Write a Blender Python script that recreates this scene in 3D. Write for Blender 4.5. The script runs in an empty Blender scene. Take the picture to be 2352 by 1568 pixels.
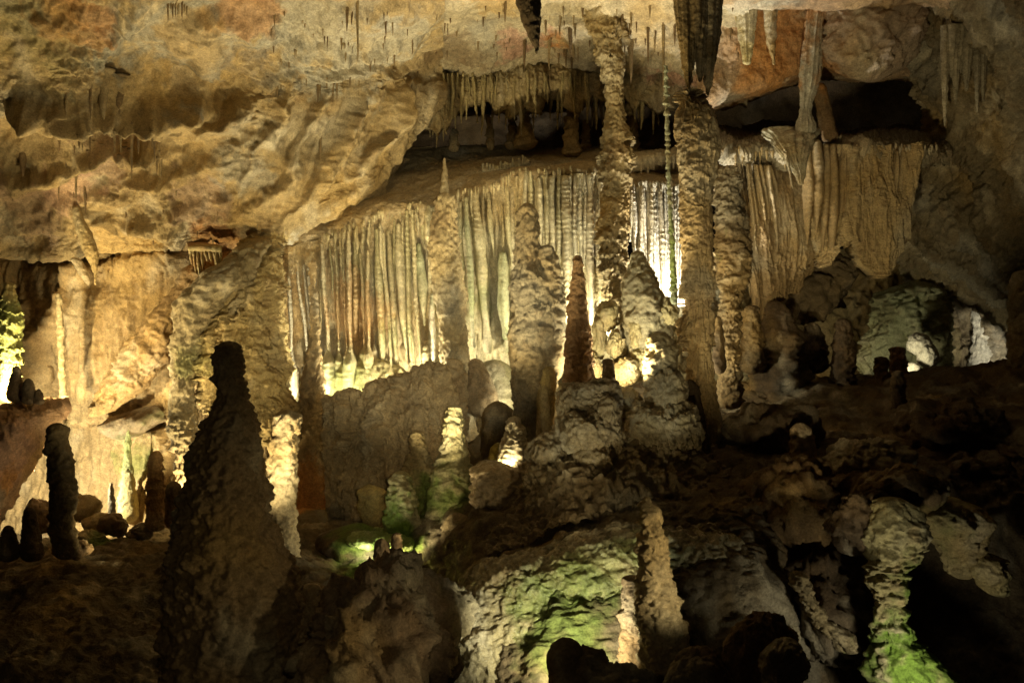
import bpy, math, random
import numpy as np
from mathutils import Vector
from mathutils.bvhtree import BVHTree

# ------------------------------------------------------------------ camera, world, lamps, exposure
SC = bpy.context.scene
COL = SC.collection
F, CU, CV, CZ = 2286.7, 1176.0, 784.0, 3.4      # focal length in photo units, principal point, eye height

def P(u, v, d):
    return Vector(((u - CU) / F * d, d, CZ - (v - CV) / F * d))

cam_data = bpy.data.cameras.new('camera')
cam_data.lens = 35.0
cam_data.sensor_width = 36.0
cam_data.clip_end = 200.0
cam = bpy.data.objects.new('camera', cam_data)
COL.objects.link(cam)
cam.location = (0, 0, CZ)
cam.rotation_euler = (math.radians(90), 0, 0)
SC.camera = cam

world = bpy.data.worlds.new('World')
SC.world = world
world.use_nodes = True
bg = world.node_tree.nodes['Background']
bg.inputs[0].default_value = (1.0, 0.70, 0.42, 1)
bg.inputs[1].default_value = 0.003

SC.view_settings.view_transform = 'Standard'
SC.view_settings.look = 'None'
SC.view_settings.exposure = 0.0
SC.view_settings.gamma = 1.0
SC.cycles.use_denoising = True
SC.cycles.max_bounces = 5
SC.cycles.diffuse_bounces = 3
SC.cycles.sample_clamp_indirect = 4.0

WARM = (1.0, 0.82, 0.42)
GOLD = (1.0, 0.74, 0.32)
PALE = (1.0, 0.92, 0.60)

def lamp(pos, target, watts, colour=WARM, cone=120, blend=0.7, size=0.06):
    """A floodlight: a spot of the show cave behind the rocks, or an added fill."""
    ld = bpy.data.lights.new('flood_or_fill', 'SPOT')
    ld.energy = watts
    ld.color = colour
    ld.spot_size = math.radians(cone)
    ld.spot_blend = blend
    ld.shadow_soft_size = size
    o = bpy.data.objects.new('flood_or_fill', ld)
    COL.objects.link(o)
    a, b = P(*pos), P(*target)
    o.location = a
    o.rotation_euler = (b - a).to_track_quat('-Z', 'Y').to_euler()
    return o

# position (u, v, distance), aim, watts
lamp((1000, 1365, 8.6), (930, -160, 12.0), 1020, WARM, 64, 0.45)          # main flood in the pit, lights the roof
lamp((1400, 880, 1.0), (960, 650, 12.8), 1500, PALE, 22, 0.7)            # unseen fill near the camera, added to brighten the curtains
lamp((560, 1330, 8.1), (420, 300, 12.0), 430, WARM, 80, 0.7)             # flood behind the huge stalagmite, lights the roof slope
lamp((22, 905, 11.08), (150, 560, 12.8), 330, (1.0, .80, .40), 178, 0.2) # behind the little stalagmites on the left ledge
lamp((300, 1290, 9.6), (40, 1050, 10.6), 26, WARM, 70, 0.7)              # small fill added to bring up the pinkish ledge
lamp((100, 1140, 11.9), (230, 1040, 13.3), 240, PALE, 165, 0.3)          # behind the dark pillar
lamp((400, 1205, 11.6), (430, 500, 12.6), 230, WARM, 120, 0.5)           # extra lamp added at the back wall's foot to graze the roof
lamp((785, 955, 12.4), (790, 760, 13.0), 75, PALE, 172, 0.3)             # behind the saddle rock
lamp((735, 955, 12.4), (720, 780, 13.0), 50, PALE, 165, 0.3)  # extra lamp added to carry the glow to the curtain's left foot
lamp((965, 930, 12.4), (950, 740, 13.0), 150, PALE, 170, 0.3)
lamp((1160, 960, 11.75), (1120, 700, 13.0), 9, PALE, 150, 0.5)
lamp((1162, 1072, 10.38), (1180, 1000, 10.65), 14, WARM, 170, 0.3)       # behind the smooth boulder
lamp((842, 1270, 9.4), (868, 1236, 9.85), 9, PALE, 130, 0.5)             # second small lamp, added to brighten the moss in the hollow
lamp((908, 1272, 9.4), (880, 1100, 11.2), 30, WARM, 160, 0.4)            # in the mossy hollow, behind the slim stump
lamp((1400, 880, 1.0), (890, 1030, 11.3), 420, WARM, 13, 0.8)            # another unseen fill near the camera, added for the saddle rock
lamp((1400, 890, 10.7), (1390, 640, 12.4), 110, PALE, 170, 0.3)          # behind the cauliflower rock
lamp((1335, 780, 12.2), (1330, 600, 12.9), 150, PALE, 165, 0.3)          # behind the ringed stalagmite
lamp((1540, 790, 12.3), (1505, 560, 12.75), 480, (1, .94, .74), 116, 0.5) # under the white curtain
lamp((1562, 900, 10.9), (1560, 700, 10.7), 24, PALE, 170, 0.3)
lamp((1640, 870, 11.9), (1675, 700, 11.3), 50, PALE, 70, 0.5)            # behind the two-horned column
lamp((2262, 850, 14.4), (2260, 790, 15.4), 48, (1, .93, .70), 60, 0.6)
lamp((2040, 850, 13.6), (2090, 760, 15.0), 28, (1, .9, .55), 110, 0.7)
lamp((1878, 846, 14.2), (1895, 790, 15.6), 14, GOLD, 70, 0.6)
lamp((1330, 1560, 6.75), (1310, 1370, 7.8), 105, (1, .95, .62), 115, 0.5) # behind the dark hump
lamp((2105, 1590, 7.0), (2100, 1250, 8.0), 24, (1, .92, .62), 170, 0.4)  # bottom of the right pit
lamp((2000, 1480, 5.6), (1525, 1290, 7.0), 110, WARM, 34, 0.8)           # path-side flood lighting the pointed stalagmite
lamp((1060, 1620, 5.6), (1420, 980, 9.5), 70, WARM, 28, 0.8)             # unseen flood added below the frame for the cauliflower rock
lamp((1070, 1335, 8.45), (655, 1140, 9.5), 38, WARM, 40, 0.7)            # added in the pit to catch the slim column beside the huge stalagmite
lamp((1800, 1740, 5.0), (1880, 430, 12.0), 760, WARM, 36, 0.9)           # path-side flood lighting the right drapery
lamp((1428, 900, 9.75), (1590, 380, 10.3), 210, WARM, 80, 0.6)           # added behind the cauliflower rock to rake the two-horned column from the left
lamp((2150, 1560, 5.4), (1990, 1050, 9.4), 60, PALE, 15, 0.5)            # narrow unseen spot added to pick out the pale boulder
lamp((700, 1200, 1.6), (700, 1300, 7.0), 45, WARM, 70, 1.0)              # weak unseen frontal fill, added to lift the foreground
lamp((1700, 1700, 4.6), (640, 1270, 7.0), 60, WARM, 38, 0.8)             # unseen raking lamp added for relief on the huge stalagmite and brown boulder

# ------------------------------------------------------------------ noise
RNG = np.random.default_rng(7)
PERM = np.concatenate([RNG.permutation(256)] * 3).astype(np.int32)
GRAD = RNG.normal(size=(256, 3)); GRAD /= np.linalg.norm(GRAD, axis=1)[:, None]
RND3 = RNG.random((256, 3))

GX, GY, GZ = (np.ascontiguousarray(GRAD[:, k], np.float32) for k in range(3))
RX, RY, RZ = (np.ascontiguousarray(RND3[:, k], np.float32) for k in range(3))

def perlin(p):
    p = np.asarray(p, np.float32)
    X, Y, Z = (np.ascontiguousarray(p[:, k]) for k in range(3))
    ix, iy, iz = np.floor(X), np.floor(Y), np.floor(Z)
    fx, fy, fz = X - ix, Y - iy, Z - iz
    ix, iy, iz = (q.astype(np.int32) & 255 for q in (ix, iy, iz))
    wx, wy, wz = (f * f * f * (f * (f * 6 - 15) + 10) for f in (fx, fy, fz))
    out = np.zeros_like(X)
    for dx in (0, 1):
        a = PERM[ix + dx]
        for dy in (0, 1):
            b = PERM[a + iy + dy]
            wxy = (wx if dx else 1 - wx) * (wy if dy else 1 - wy)
            for dz in (0, 1):
                h = PERM[b + iz + dz]
                out += wxy * (wz if dz else 1 - wz) * (GX[h] * (fx - dx) + GY[h] * (fy - dy) + GZ[h] * (fz - dz))
    return out * np.float32(1.6)

def fbm(p, freq, octv=4, gain=0.5, ridge=False):
    q = (p * np.asarray(freq, float)).astype(np.float32)
    a, s, out = 1.0, 0.0, 0
    for o in range(octv):
        n = perlin(q + 17.3 * o)
        if ridge:
            n = 1 - 2 * np.abs(n)
        out = out + a * n
        s += a
        a *= gain
        q = q * 2.03
    return out / s

def worley(p, freq):
    q = (p * np.asarray(freq, float)).astype(np.float32)
    i = np.floor(q)
    fx, fy, fz = (np.ascontiguousarray((q - i)[:, k]) for k in range(3))
    i = i.astype(np.int32)
    best = np.full(len(p), 9.0, np.float32)
    for dx in (-1, 0, 1):
        a = PERM[(i[:, 0] + dx) & 255]
        for dy in (-1, 0, 1):
            b = PERM[a + ((i[:, 1] + dy) & 255)]
            for dz in (-1, 0, 1):
                h = PERM[b + ((i[:, 2] + dz) & 255)]
                np.minimum(best, (RX[h] + dx - fx) ** 2 + (RY[h] + dy - fy) ** 2 + (RZ[h] + dz - fz) ** 2, out=best)
    return np.sqrt(best)

def sstep(a, b, x):
    t = np.clip((x - a) / (b - a), 0, 1)
    return t * t * (3 - 2 * t)

# ------------------------------------------------------------------ mineral colours
TAN = (0.42, 0.32, 0.165); PALEC = (0.62, 0.53, 0.38); ORANGE = (0.52, 0.24, 0.07); PINK = (0.52, 0.32, 0.23)
GREY = (0.31, 0.29, 0.24); BROWN = (0.19, 0.12, 0.06); WHITE = (0.74, 0.69, 0.58); OCHRE = (0.46, 0.30, 0.11)
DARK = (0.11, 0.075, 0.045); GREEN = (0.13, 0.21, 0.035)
# algae growing where the lamps shine: centre (u, v, d), radius in metres, strength
ALGAE = [((20, 770, 11.4), .5, .6), ((800, 880, 12.8), .45, .55), ((915, 770, 12.9), .3, .4), ((1010, 690, 12.9), .3, .5),
         ((860, 1225, 9.8), .5, 1.0), ((1010, 1150, 10.1), .38, .9), ((930, 1240, 9.7), .35, 1.0), ((1310, 1390, 7.7), .5, .45),
         ((1390, 1290, 7.9), .45, .4), ((1270, 1450, 7.6), .4, .4), ((2100, 1530, 7.6), .5, 1.25), ((2050, 1520, 7.4), .3, .9), ((2080, 1300, 7.7), .2, .9),
         ((1545, 610, 11.0), .5, .8), ((1160, 790, 12.8), .22, .8), ((310, 1060, 12.9), .38, .6), ((380, 950, 12.6), .35, .45),
         ((1090, 700, 12.9), .35, .4), ((2060, 720, 15.4), .7, .2), ((1500, 1250, 7.9), .35, .45), ((60, 60, 10.5), .8, .18),
         ((440, 830, 12.0), .3, .35), ((230, 1250, 11), .2, .9), ((2200, 1180, 8.2), .35, .35)]
UMBER = (0.36, 0.25, 0.17)
STAIN = [((700, 60, 11.4), .9, (.40, .36, .28), .8), ((860, 90, 12.2), .8, (.42, .38, .30), .8), ((620, 110, 11.6), .6, GREY, .6), ((250, 330, 12), .5, UMBER, .7), ((460, 470, 12.6), .5, UMBER, .7), ((60, 480, 12.6), .5, UMBER, .6), ((560, 380, 12.4), .4, GREY, .6), ((160, 420, 12.3), .4, PINK, .5),
         ((1215, 130, 13.4), .45, PINK, .9), ((1270, 140, 13.4), .33, ORANGE, .9), ((1830, 110, 12.6), .7, ORANGE, .65),
         ((1760, 190, 12.7), .45, ORANGE, .5), ((1560, 180, 13.6), .4, PINK, .9), ((720, 340, 13.2), .35, PINK, .7), ((500, 560, 12.9), .5, ORANGE, .5),
         ((300, 560, 13), .6, OCHRE, .6), ((350, 100, 10.8), .9, GREY, .8), ((520, 60, 10.8), .6, GREY, .8), ((180, 60, 10.4), .5, ORANGE, .55),
         ((570, 30, 11), .4, ORANGE, .5), ((430, 110, 11), .5, OCHRE, .5), ((60, 1050, 10.6), .5, PINK, .9), ((40, 1130, 10.6), .3, ORANGE, .8), ((720, 1130, 12.2), .4, ORANGE, .9),
         ((1050, 120, 13.4), .5, BROWN, .5), ((1150, 20, 12), .5, OCHRE, .6), ((780, 440, 12.8), .5, OCHRE, .6), ((820, 720, 13.1), .5, ORANGE, .45),
         ((1720, 30, 11.6), .5, WHITE, .6), ((1655, 170, 12.3), .18, WHITE, 1.0), ((580, 120, 11.8), .4, BROWN, .4), ((690, 560, 12.8), .22, WHITE, .8)]
MOSSPTS = [(np.array(P(*a)), r, s) for a, r, s in ALGAE]
STAINPTS = [(np.array(P(*a)), r, np.array(c), s) for a, r, c, s in STAIN]

def minerals(p, base, vary=1.0, spots=True):
    n = len(p)
    c = np.tile(np.array(base, float), (n, 1))
    n1 = fbm(p, 0.9, 3); n2 = fbm(p + 31.0, (2.2, 2.2, 1.1), 3); n3 = fbm(p + 57.0, 7.0, 3)
    def mix(col, w):
        nonlocal c
        w = np.clip(w, 0, 1)[:, None]
        c = c * (1 - w) + np.array(col) * w
    mix(np.array(OCHRE) * .95, vary * .55 * sstep(.05, .45, n1))
    mix(np.array(GREY), vary * .55 * sstep(.08, .45, -n1 + .3 * n2))
    mix(np.array(PALEC), vary * .5 * sstep(.1, .5, n2))
    mix(np.array(BROWN), vary * .5 * sstep(.15, .5, -n2 + .35 * n3))
    if spots:
        for q, r, col, s in STAINPTS:
            dd = np.linalg.norm(p - q, axis=1) / r
            if dd.min() < 1.2:
                mix(col, s * sstep(1.05, .55, dd + .95 * n2 + .6 * n3))
        for q, r, s in MOSSPTS:
            dd = np.linalg.norm(p - q, axis=1) / r
            if dd.min() < 1.2:
                mix(GREEN, .85 * s * sstep(1.1, .3, dd + .75 * n2 + .7 * n3))
    c *= (1 + .22 * n3)[:, None]
    return np.clip(c, .01, .9)

# ------------------------------------------------------------------ materials
def limestone(name, rough, bump, grain, spec=0.3, bump_scale=60.0):
    m = bpy.data.materials.new(name)
    m.use_nodes = True
    nt = m.node_tree
    b = nt.nodes['Principled BSDF']
    at = nt.nodes.new('ShaderNodeAttribute'); at.attribute_name = 'mineral'
    geo = nt.nodes.new('ShaderNodeNewGeometry')
    n1 = nt.nodes.new('ShaderNodeTexNoise'); n1.inputs['Scale'].default_value = 14; n1.inputs['Detail'].default_value = 6; n1.inputs['Roughness'].default_value = .65
    n2 = nt.nodes.new('ShaderNodeTexNoise'); n2.inputs['Scale'].default_value = bump_scale; n2.inputs['Detail'].default_value = 5; n2.inputs['Roughness'].default_value = .7
    for n in (n1, n2):
        nt.links.new(geo.outputs['Position'], n.inputs['Vector'])
    mr = nt.nodes.new('ShaderNodeMapRange')
    mr.inputs['From Min'].default_value = .25; mr.inputs['From Max'].default_value = .75
    mr.inputs['To Min'].default_value = 1 - grain; mr.inputs['To Max'].default_value = 1 + grain
    nt.links.new(n1.outputs['Fac'], mr.inputs['Value'])
    n3 = nt.nodes.new('ShaderNodeTexNoise'); n3.inputs['Scale'].default_value = 48; n3.inputs['Detail'].default_value = 3; n3.inputs['Roughness'].default_value = .7
    nt.links.new(geo.outputs['Position'], n3.inputs['Vector'])
    mr3 = nt.nodes.new('ShaderNodeMapRange')
    mr3.inputs['From Min'].default_value = .3; mr3.inputs['From Max'].default_value = .7
    mr3.inputs['To Min'].default_value = .68; mr3.inputs['To Max'].default_value = 1.28
    nt.links.new(n3.outputs['Fac'], mr3.inputs['Value'])
    mm = nt.nodes.new('ShaderNodeMath'); mm.operation = 'MULTIPLY'
    nt.links.new(mr.outputs['Result'], mm.inputs[0]); nt.links.new(mr3.outputs['Result'], mm.inputs[1])
    mx = nt.nodes.new('ShaderNodeVectorMath'); mx.operation = 'SCALE'
    nt.links.new(at.outputs['Color'], mx.inputs[0]); nt.links.new(mm.outputs['Value'], mx.inputs['Scale'])
    nt.links.new(mx.outputs['Vector'], b.inputs['Base Color'])
    rr = nt.nodes.new('ShaderNodeMapRange')
    rr.inputs['From Min'].default_value = .3; rr.inputs['From Max'].default_value = .7
    rr.inputs['To Min'].default_value = max(.08, rough - .16); rr.inputs['To Max'].default_value = min(1, rough + .16)
    nt.links.new(n1.outputs['Fac'], rr.inputs['Value']); nt.links.new(rr.outputs['Result'], b.inputs['Roughness'])
    b.inputs['Specular IOR Level'].default_value = spec
    bp = nt.nodes.new('ShaderNodeBump'); bp.inputs['Strength'].default_value = bump; bp.inputs['Distance'].default_value = .03
    nt.links.new(n2.outputs['Fac'], bp.inputs['Height']); nt.links.new(bp.outputs['Normal'], b.inputs['Normal'])
    return m

DRY = limestone('dry_limestone', .82, .8, .34, .2, 42)
WET = limestone('wet_limestone', .26, .6, .30, .5)
DAMP = limestone('damp_limestone', .44, .75, .3, .4, 46)

# ------------------------------------------------------------------ mesh helpers
def make(name, V, Q, mat, parent=None, base=TAN, vary=1.0, label=None, cat=None, group=None, kind=None, cols=None, spots=True):
    me = bpy.data.meshes.new(name)
    V = np.ascontiguousarray(V, np.float32); Q = np.ascontiguousarray(Q, np.int32)
    me.vertices.add(len(V)); me.vertices.foreach_set('co', V.ravel())
    me.loops.add(Q.size); me.loops.foreach_set('vertex_index', Q.ravel())
    me.polygons.add(len(Q))
    me.polygons.foreach_set('loop_start', np.arange(0, Q.size, Q.shape[1], dtype=np.int32))
    me.polygons.foreach_set('use_smooth', np.ones(len(Q), bool))
    me.update(calc_edges=True)
    if cols is None:
        cols = minerals(V.astype(float), base, vary, spots)
    at = me.attributes.new('mineral', 'FLOAT_COLOR', 'POINT')
    at.data.foreach_set('color', np.concatenate([cols, np.ones((len(V), 1))], 1).astype(np.float32).ravel())
    me.materials.append(mat)
    o = bpy.data.objects.new(name, me)
    COL.objects.link(o)
    if parent is not None:
        o.parent = parent
    tag(o, label, cat, group, kind)
    return o

def tag(o, label=None, cat=None, group=None, kind=None):
    if label: o['label'] = label
    if cat: o['category'] = cat
    if group: o['group'] = group
    if kind: o['kind'] = kind
    return o

def empty(name, label, cat, group=None):
    o = bpy.data.objects.new(name, None)
    COL.objects.link(o)
    return tag(o, label, cat, group)

def rough_disp(p, kind, amp):
    """Relief of a rock surface in metres, by kind of surface."""
    if kind == 'roof':      # broken, layered roof rock: flat facets with cliffs between, cracks and crumbs
        wq = p + .18 * np.stack([fbm(p, 2.2, 2), fbm(p + 11, 2.2, 2), fbm(p + 23, 2.2, 2)], 1)
        a = fbm(wq, (.75, .75, 1.2), 4) * 1.2
        t = a * 5.0; fl = np.floor(t); fr = t - fl
        a = .55 * a + .45 * (fl + sstep(.30, .62, fr)) / 5.0
        b = fbm(wq + 9, (2.0, 2.0, 4.6), 4, .6, True)
        e = np.abs(fbm(wq + 40, (3.1, 3.1, 6.5), 3))
        w = worley(wq, (2.6, 2.6, 4.6))
        rm = .25 + .85 * sstep(-.25, .3, fbm(p + 70, .8, 2))      # smooth and crumbly stretches
        return amp * (.36 * a + rm * (.10 * b - .10 * np.clip(w, 0, 1) + .09 * e + .055 * fbm(p, (9, 9, 17), 4, .6, True)) + .02 * fbm(p + 3, 5, 3))
    if kind == 'crag':      # rough boulder rock
        wq = p + .1 * np.stack([fbm(p, 3.2, 2), fbm(p + 11, 3.2, 2), fbm(p + 23, 3.2, 2)], 1)
        return amp * (.24 * fbm(wq, 1.6, 5, .55) + .09 * fbm(wq + 5, 4.5, 4, .6, True) - .06 * worley(wq, 4.6) + .035 * fbm(p, 17, 4, .6, True))
    if kind == 'pop':       # coralloid, popcorn covered
        wq = p + .06 * np.stack([fbm(p, 5, 2), fbm(p + 11, 5, 2), fbm(p + 23, 5, 2)], 1)
        return amp * (.15 * fbm(wq, 1.8, 4) + .05 * fbm(wq + 3, 6, 3, .6, True) - .028 * worley(wq, 13) - .022 * worley(wq + 3, 24) + .012 * fbm(p, 30, 2))
    if kind == 'flow':      # flowstone with vertical streaks and rimmed ripples
        return amp * (.11 * fbm(p, (1.3, 1.3, .5), 3) + .05 * fbm(p, (5, 5, .6), 3, .55, True) + .02 * fbm(p + 5, (14, 14, 3), 3, .6, True) + .010 * fbm(p, (10, 10, 26), 3) + .008 * fbm(p, 30, 2))
    if kind == 'ripple':    # sloping flowstone with micro terraces
        return amp * (.12 * fbm(p, 1.2, 3) + .035 * fbm(p, (6, 12, 20), 4, .65, True) + .02 * fbm(p, 24, 2, .6, True))
    if kind == 'smooth':
        return amp * (.12 * fbm(p, .9, 4) + .035 * fbm(p, 4, 4, .6, True) + .014 * fbm(p, 17, 3))
    if kind == 'floor':
        return amp * (.24 * fbm(p, .8, 6, .55) + .07 * fbm(p, 3.5, 4, .6, True) + .03 * fbm(p, 12, 3, .6, True) - .04 * worley(p, 4))
    return np.zeros(len(p))

def resample(poly, n):
    a = np.array([tuple(P(*q)) for q in poly])
    s = np.concatenate([[0], np.cumsum(np.linalg.norm(np.diff(np.array(poly, float)[:, :2], axis=0), axis=1) + 1e-6)])
    s /= s[-1]
    t = np.linspace(0, 1, n)
    return np.stack([np.interp(t, s, a[:, k]) for k in range(3)], 1)

def sheet(name, rows, nc, nr, relief='roof', amp=1.0, mat=DRY, sharp=False, thick=0.0, fine=None, dents=(), mask=None, **kw):
    """A rock surface through a list of lines (u, v, distance), each running from left to right."""
    R = np.stack([resample(r, nc) for r in rows])             # rows x nc x 3
    k = len(rows)
    t = np.linspace(0, k - 1, nr)
    i = np.clip(np.floor(t).astype(int), 0, k - 2)
    f = (t - i)[:, None, None]
    p1, p2 = R[i], R[i + 1]
    if sharp:
        G = p1 * (1 - f) + p2 * f
    else:
        p0, p3 = R[np.clip(i - 1, 0, k - 1)], R[np.clip(i + 2, 0, k - 1)]
        G = .5 * (2 * p1 + (p2 - p0) * f + (2 * p0 - 5 * p1 + 4 * p2 - p3) * f ** 2 + (3 * p1 - p0 - 3 * p2 + p3) * f ** 3)
    du = np.gradient(G, axis=1); dv = np.gradient(G, axis=0)
    N = np.cross(du, dv); N /= np.linalg.norm(N, axis=2)[:, :, None] + 1e-9
    V = G.reshape(-1, 3); N = N.reshape(-1, 3)
    to_cam = np.array([0, 0, CZ]) - V
    N *= np.sign((N * to_cam).sum(1).mean())
    dsp = rough_disp(V, relief, amp)
    if mask is not None:
        dsp = dsp * mask(V)
    for (du_, dv_, dd_, rx_, rz_, dep_) in dents:
        c_ = np.array(P(du_, dv_, dd_)); s_ = dd_ / F
        e_ = (V - c_) / np.array([rx_ * s_, 1.2, rz_ * s_])
        wob = .35 * fbm(V, 2.4, 3)
        dsp = dsp - dep_ * sstep(1.15, .35, np.linalg.norm(e_, axis=1) + wob)
    if fine is not None:
        dsp = dsp + fine(V)
    V = V + N * dsp[:, None]
    idx = np.arange(nr * nc).reshape(nr, nc)
    Q = np.stack([idx[:-1, :-1], idx[1:, :-1], idx[1:, 1:], idx[:-1, 1:]], -1).reshape(-1, 4)
    if thick:
        B = V + np.array([0, thick, 0])                       # the far face of a hanging sheet
        n = len(V)
        rim = np.concatenate([idx[0], idx[1:, -1], idx[-1, ::-1][1:], idx[::-1, 0][1:]])
        S = np.stack([rim[:-1], rim[1:], rim[1:] + n, rim[:-1] + n], -1)
        Q = np.concatenate([Q, Q[:, ::-1] + n, S]); V = np.concatenate([V, B])
    return make(name, V, Q, mat, **kw)

def tube(rows, d, M=64, step=4.0, knob=.3, kfreq=6.0, fine=.02, ter=None, flute=None, pop=0.0, close=(True, True), squash=1.0, seed=0.0):
    """A drip-stone body from its outline: rows of (v, u_left, u_right[, extra distance]). Returns vertices and quads."""
    r = np.array([(q + (0,))[:4] if len(q) == 3 else q for q in rows], float)
    n = max(10, int((r[-1, 0] - r[0, 0]) / step))
    vv = np.linspace(r[0, 0], r[-1, 0], n)
    k = np.arange(len(r))
    def smooth(col):
        y = np.interp(vv, r[:, 0], r[:, col])
        w = max(1, n // (len(r) * 3))
        yp = np.pad(y, w, mode='reflect', reflect_type='odd')
        return np.convolve(yp, np.ones(2 * w + 1) / (2 * w + 1), 'valid')
    uL, uR, dd = smooth(1), smooth(2), d + smooth(3)
    cu, rad = (uL + uR) / 2, np.maximum((uR - uL) / 2, .6)
    capt = np.ones(n)
    if close[0]:
        kk = max(rad[min(n - 1, 3)] * 1.0, 3)
        t = np.clip((vv - vv[0]) / kk, 0, 1); capt *= np.sqrt(np.clip(1 - (1 - t) ** 2, 0, 1))
    if close[1]:
        kk = max(rad[-4] * 1.0, 3)
        t = np.clip((vv[-1] - vv) / kk, 0, 1); capt *= np.sqrt(np.clip(1 - (1 - t) ** 2, 0, 1))
    cx, cz, R = (cu - CU) / F * dd, CZ - (vv - CV) / F * dd, rad / F * dd
    th = np.linspace(0, 2 * np.pi, M, endpoint=False)
    ct, st = np.cos(th)[None, :], np.sin(th)[None, :]
    base = np.stack([cx[:, None] + R[:, None] * ct, dd[:, None] + squash * R[:, None] * st, np.repeat(cz[:, None], M, 1)], -1).reshape(-1, 3)
    Rr = np.repeat(R, M)
    q = base + seed
    rr = np.minimum(Rr, .35)
    dsp = knob * rr * fbm(q, kfreq * .35, 3) + .5 * knob * rr * fbm(q + 7, kfreq, 3) + fine * fbm(q, 18, 3)
    if pop:
        wq = q + .05 * np.stack([fbm(q, 6, 2), fbm(q + 11, 6, 2), fbm(q + 23, 6, 2)], 1)
        dsp += -.55 * pop * (worley(wq, 11) - .5) - .5 * pop * (worley(wq + 4, 21) - .5) + .8 * pop * fbm(wq + 8, 5, 4, .6, True)
    if ter:
        a, per = ter
        wz = q[:, 2] + 1.1 * per * fbm(q, 1.1 / max(per, .1) * .25, 2) + .5 * per * fbm(q, (19, 19, 1.1), 3, .6, True)
        s = np.mod(wz / per, 1)
        on = sstep(-.35, .25, fbm(q + 50, .45 / max(per, .12), 2))
        dsp += 1.25 * a * on * ((1 - s) ** 1.6 - .4) * (1 + .9 * fbm(q, 2.5, 2)) + .16 * a * fbm(q + 2, (16, 16, 2.2), 3, .6, True)
    if flute:
        a, cnt = flute
        ang = np.tile(th, n)
        ph = ang * cnt + 2.2 * fbm(q, (1.5, 1.5, .7), 2)
        dsp += a * (np.abs(np.sin(ph * .5)) - .6) + .4 * a * np.sin(ph * 1.7 + 3 * fbm(q, 1.5, 1))
    off = np.repeat(capt, M)
    axis = np.stack([np.repeat(cx, M), np.repeat(dd, M), np.repeat(cz, M)], 1)
    dirs = base - axis
    ln = np.linalg.norm(dirs, axis=1)[:, None] + 1e-9
    V = axis + (dirs + dirs / ln * np.maximum(dsp, -.7 * Rr)[:, None]) * off[:, None]
    idx = np.arange(n * M).reshape(n, M)
    nx = np.roll(idx, -1, axis=1)
    Q = np.stack([idx[:-1], nx[:-1], nx[1:], idx[1:]], -1).reshape(-1, 4)
    return V, Q[:, ::-1]

def join(*parts):
    Vs, Qs, o = [], [], 0
    for V, Q in parts:
        Vs.append(V); Qs.append(Q + o); o += len(V)
    return np.concatenate(Vs), np.concatenate(Qs)

def lump(u, v, d, ru, rv, rd=None, kind='pop', amp=1.0, n=48, seed=0.0):
    """A rounded boulder or knob, its surface weathered by the given relief."""
    c = np.array(P(u, v, d)); s = d / F
    rx, rz = ru * s, rv * s
    ry = rd if rd else (rx + rz) / 2
    a = np.linspace(0, np.pi, n); b = np.linspace(0, 2 * np.pi, 2 * n, endpoint=False)
    A, B = np.meshgrid(a, b, indexing='ij')
    D = np.stack([np.sin(A) * np.cos(B), np.sin(A) * np.sin(B), np.cos(A)], -1).reshape(-1, 3)
    V = c + D * np.array([rx, ry, rz])
    k = float(np.clip(min(rx, rz) / .3, .45, 1.3))
    V = V + D * (rough_disp((V + seed) / k ** .3, kind, amp) * k)[:, None]
    M = 2 * n
    idx = np.arange(n * M).reshape(n, M); nx = np.roll(idx, -1, axis=1)
    return V, np.stack([idx[:-1], idx[1:], nx[1:], nx[:-1]], -1).reshape(-1, 4)

# ------------------------------------------------------------------ the setting: roof, walls, ledges, floor
ST = dict(kind='structure')
def to_uv(V):
    return V[:, 0] / V[:, 1] * F + CU, CV - (V[:, 2] - CZ) / V[:, 1] * F
def ridges(V, lines):
    """Ledges and folds: each a line of (u, v) on the rest surface, height in metres, width, and how much steeper its upper flank is."""
    u, v = to_uv(V)
    u = u + 38 * fbm(V, 1.7, 4, .6); v = v + 38 * fbm(V + 8, 1.7, 4, .6); hm = .55 + .9 * np.clip(.5 + fbm(V + 20, 2.2, 3), 0, 1)
    out = np.zeros(len(V))
    for pts, h, w, steep in lines:
        best = np.full(len(V), 1e9); side = np.zeros(len(V)); tt = np.zeros(len(V))
        L = len(pts) - 1
        for k in range(L):
            (x0, y0), (x1, y1) = pts[k], pts[k + 1]
            ex, ey = x1 - x0, y1 - y0; ll = ex * ex + ey * ey
            t = np.clip(((u - x0) * ex + (v - y0) * ey) / ll, 0, 1)
            dx, dy = u - x0 - t * ex, v - y0 - t * ey
            dist = np.hypot(dx, dy)
            m = dist < best
            best[m] = dist[m]; side[m] = dy[m]; tt[m] = (k + t[m]) / L
        ww = np.where(side < 0, w / steep, w)
        out += hm * h * np.exp(-(best / ww) ** 2) * np.clip(4 * tt + .3, 0, 1) * np.clip(4 * (1 - tt) + .3, 0, 1)
    return out
def roof_calm(V):
    u, v = to_uv(V)
    return 1 - .6 * sstep(540, 660, u) * sstep(150, 200, v)
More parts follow.
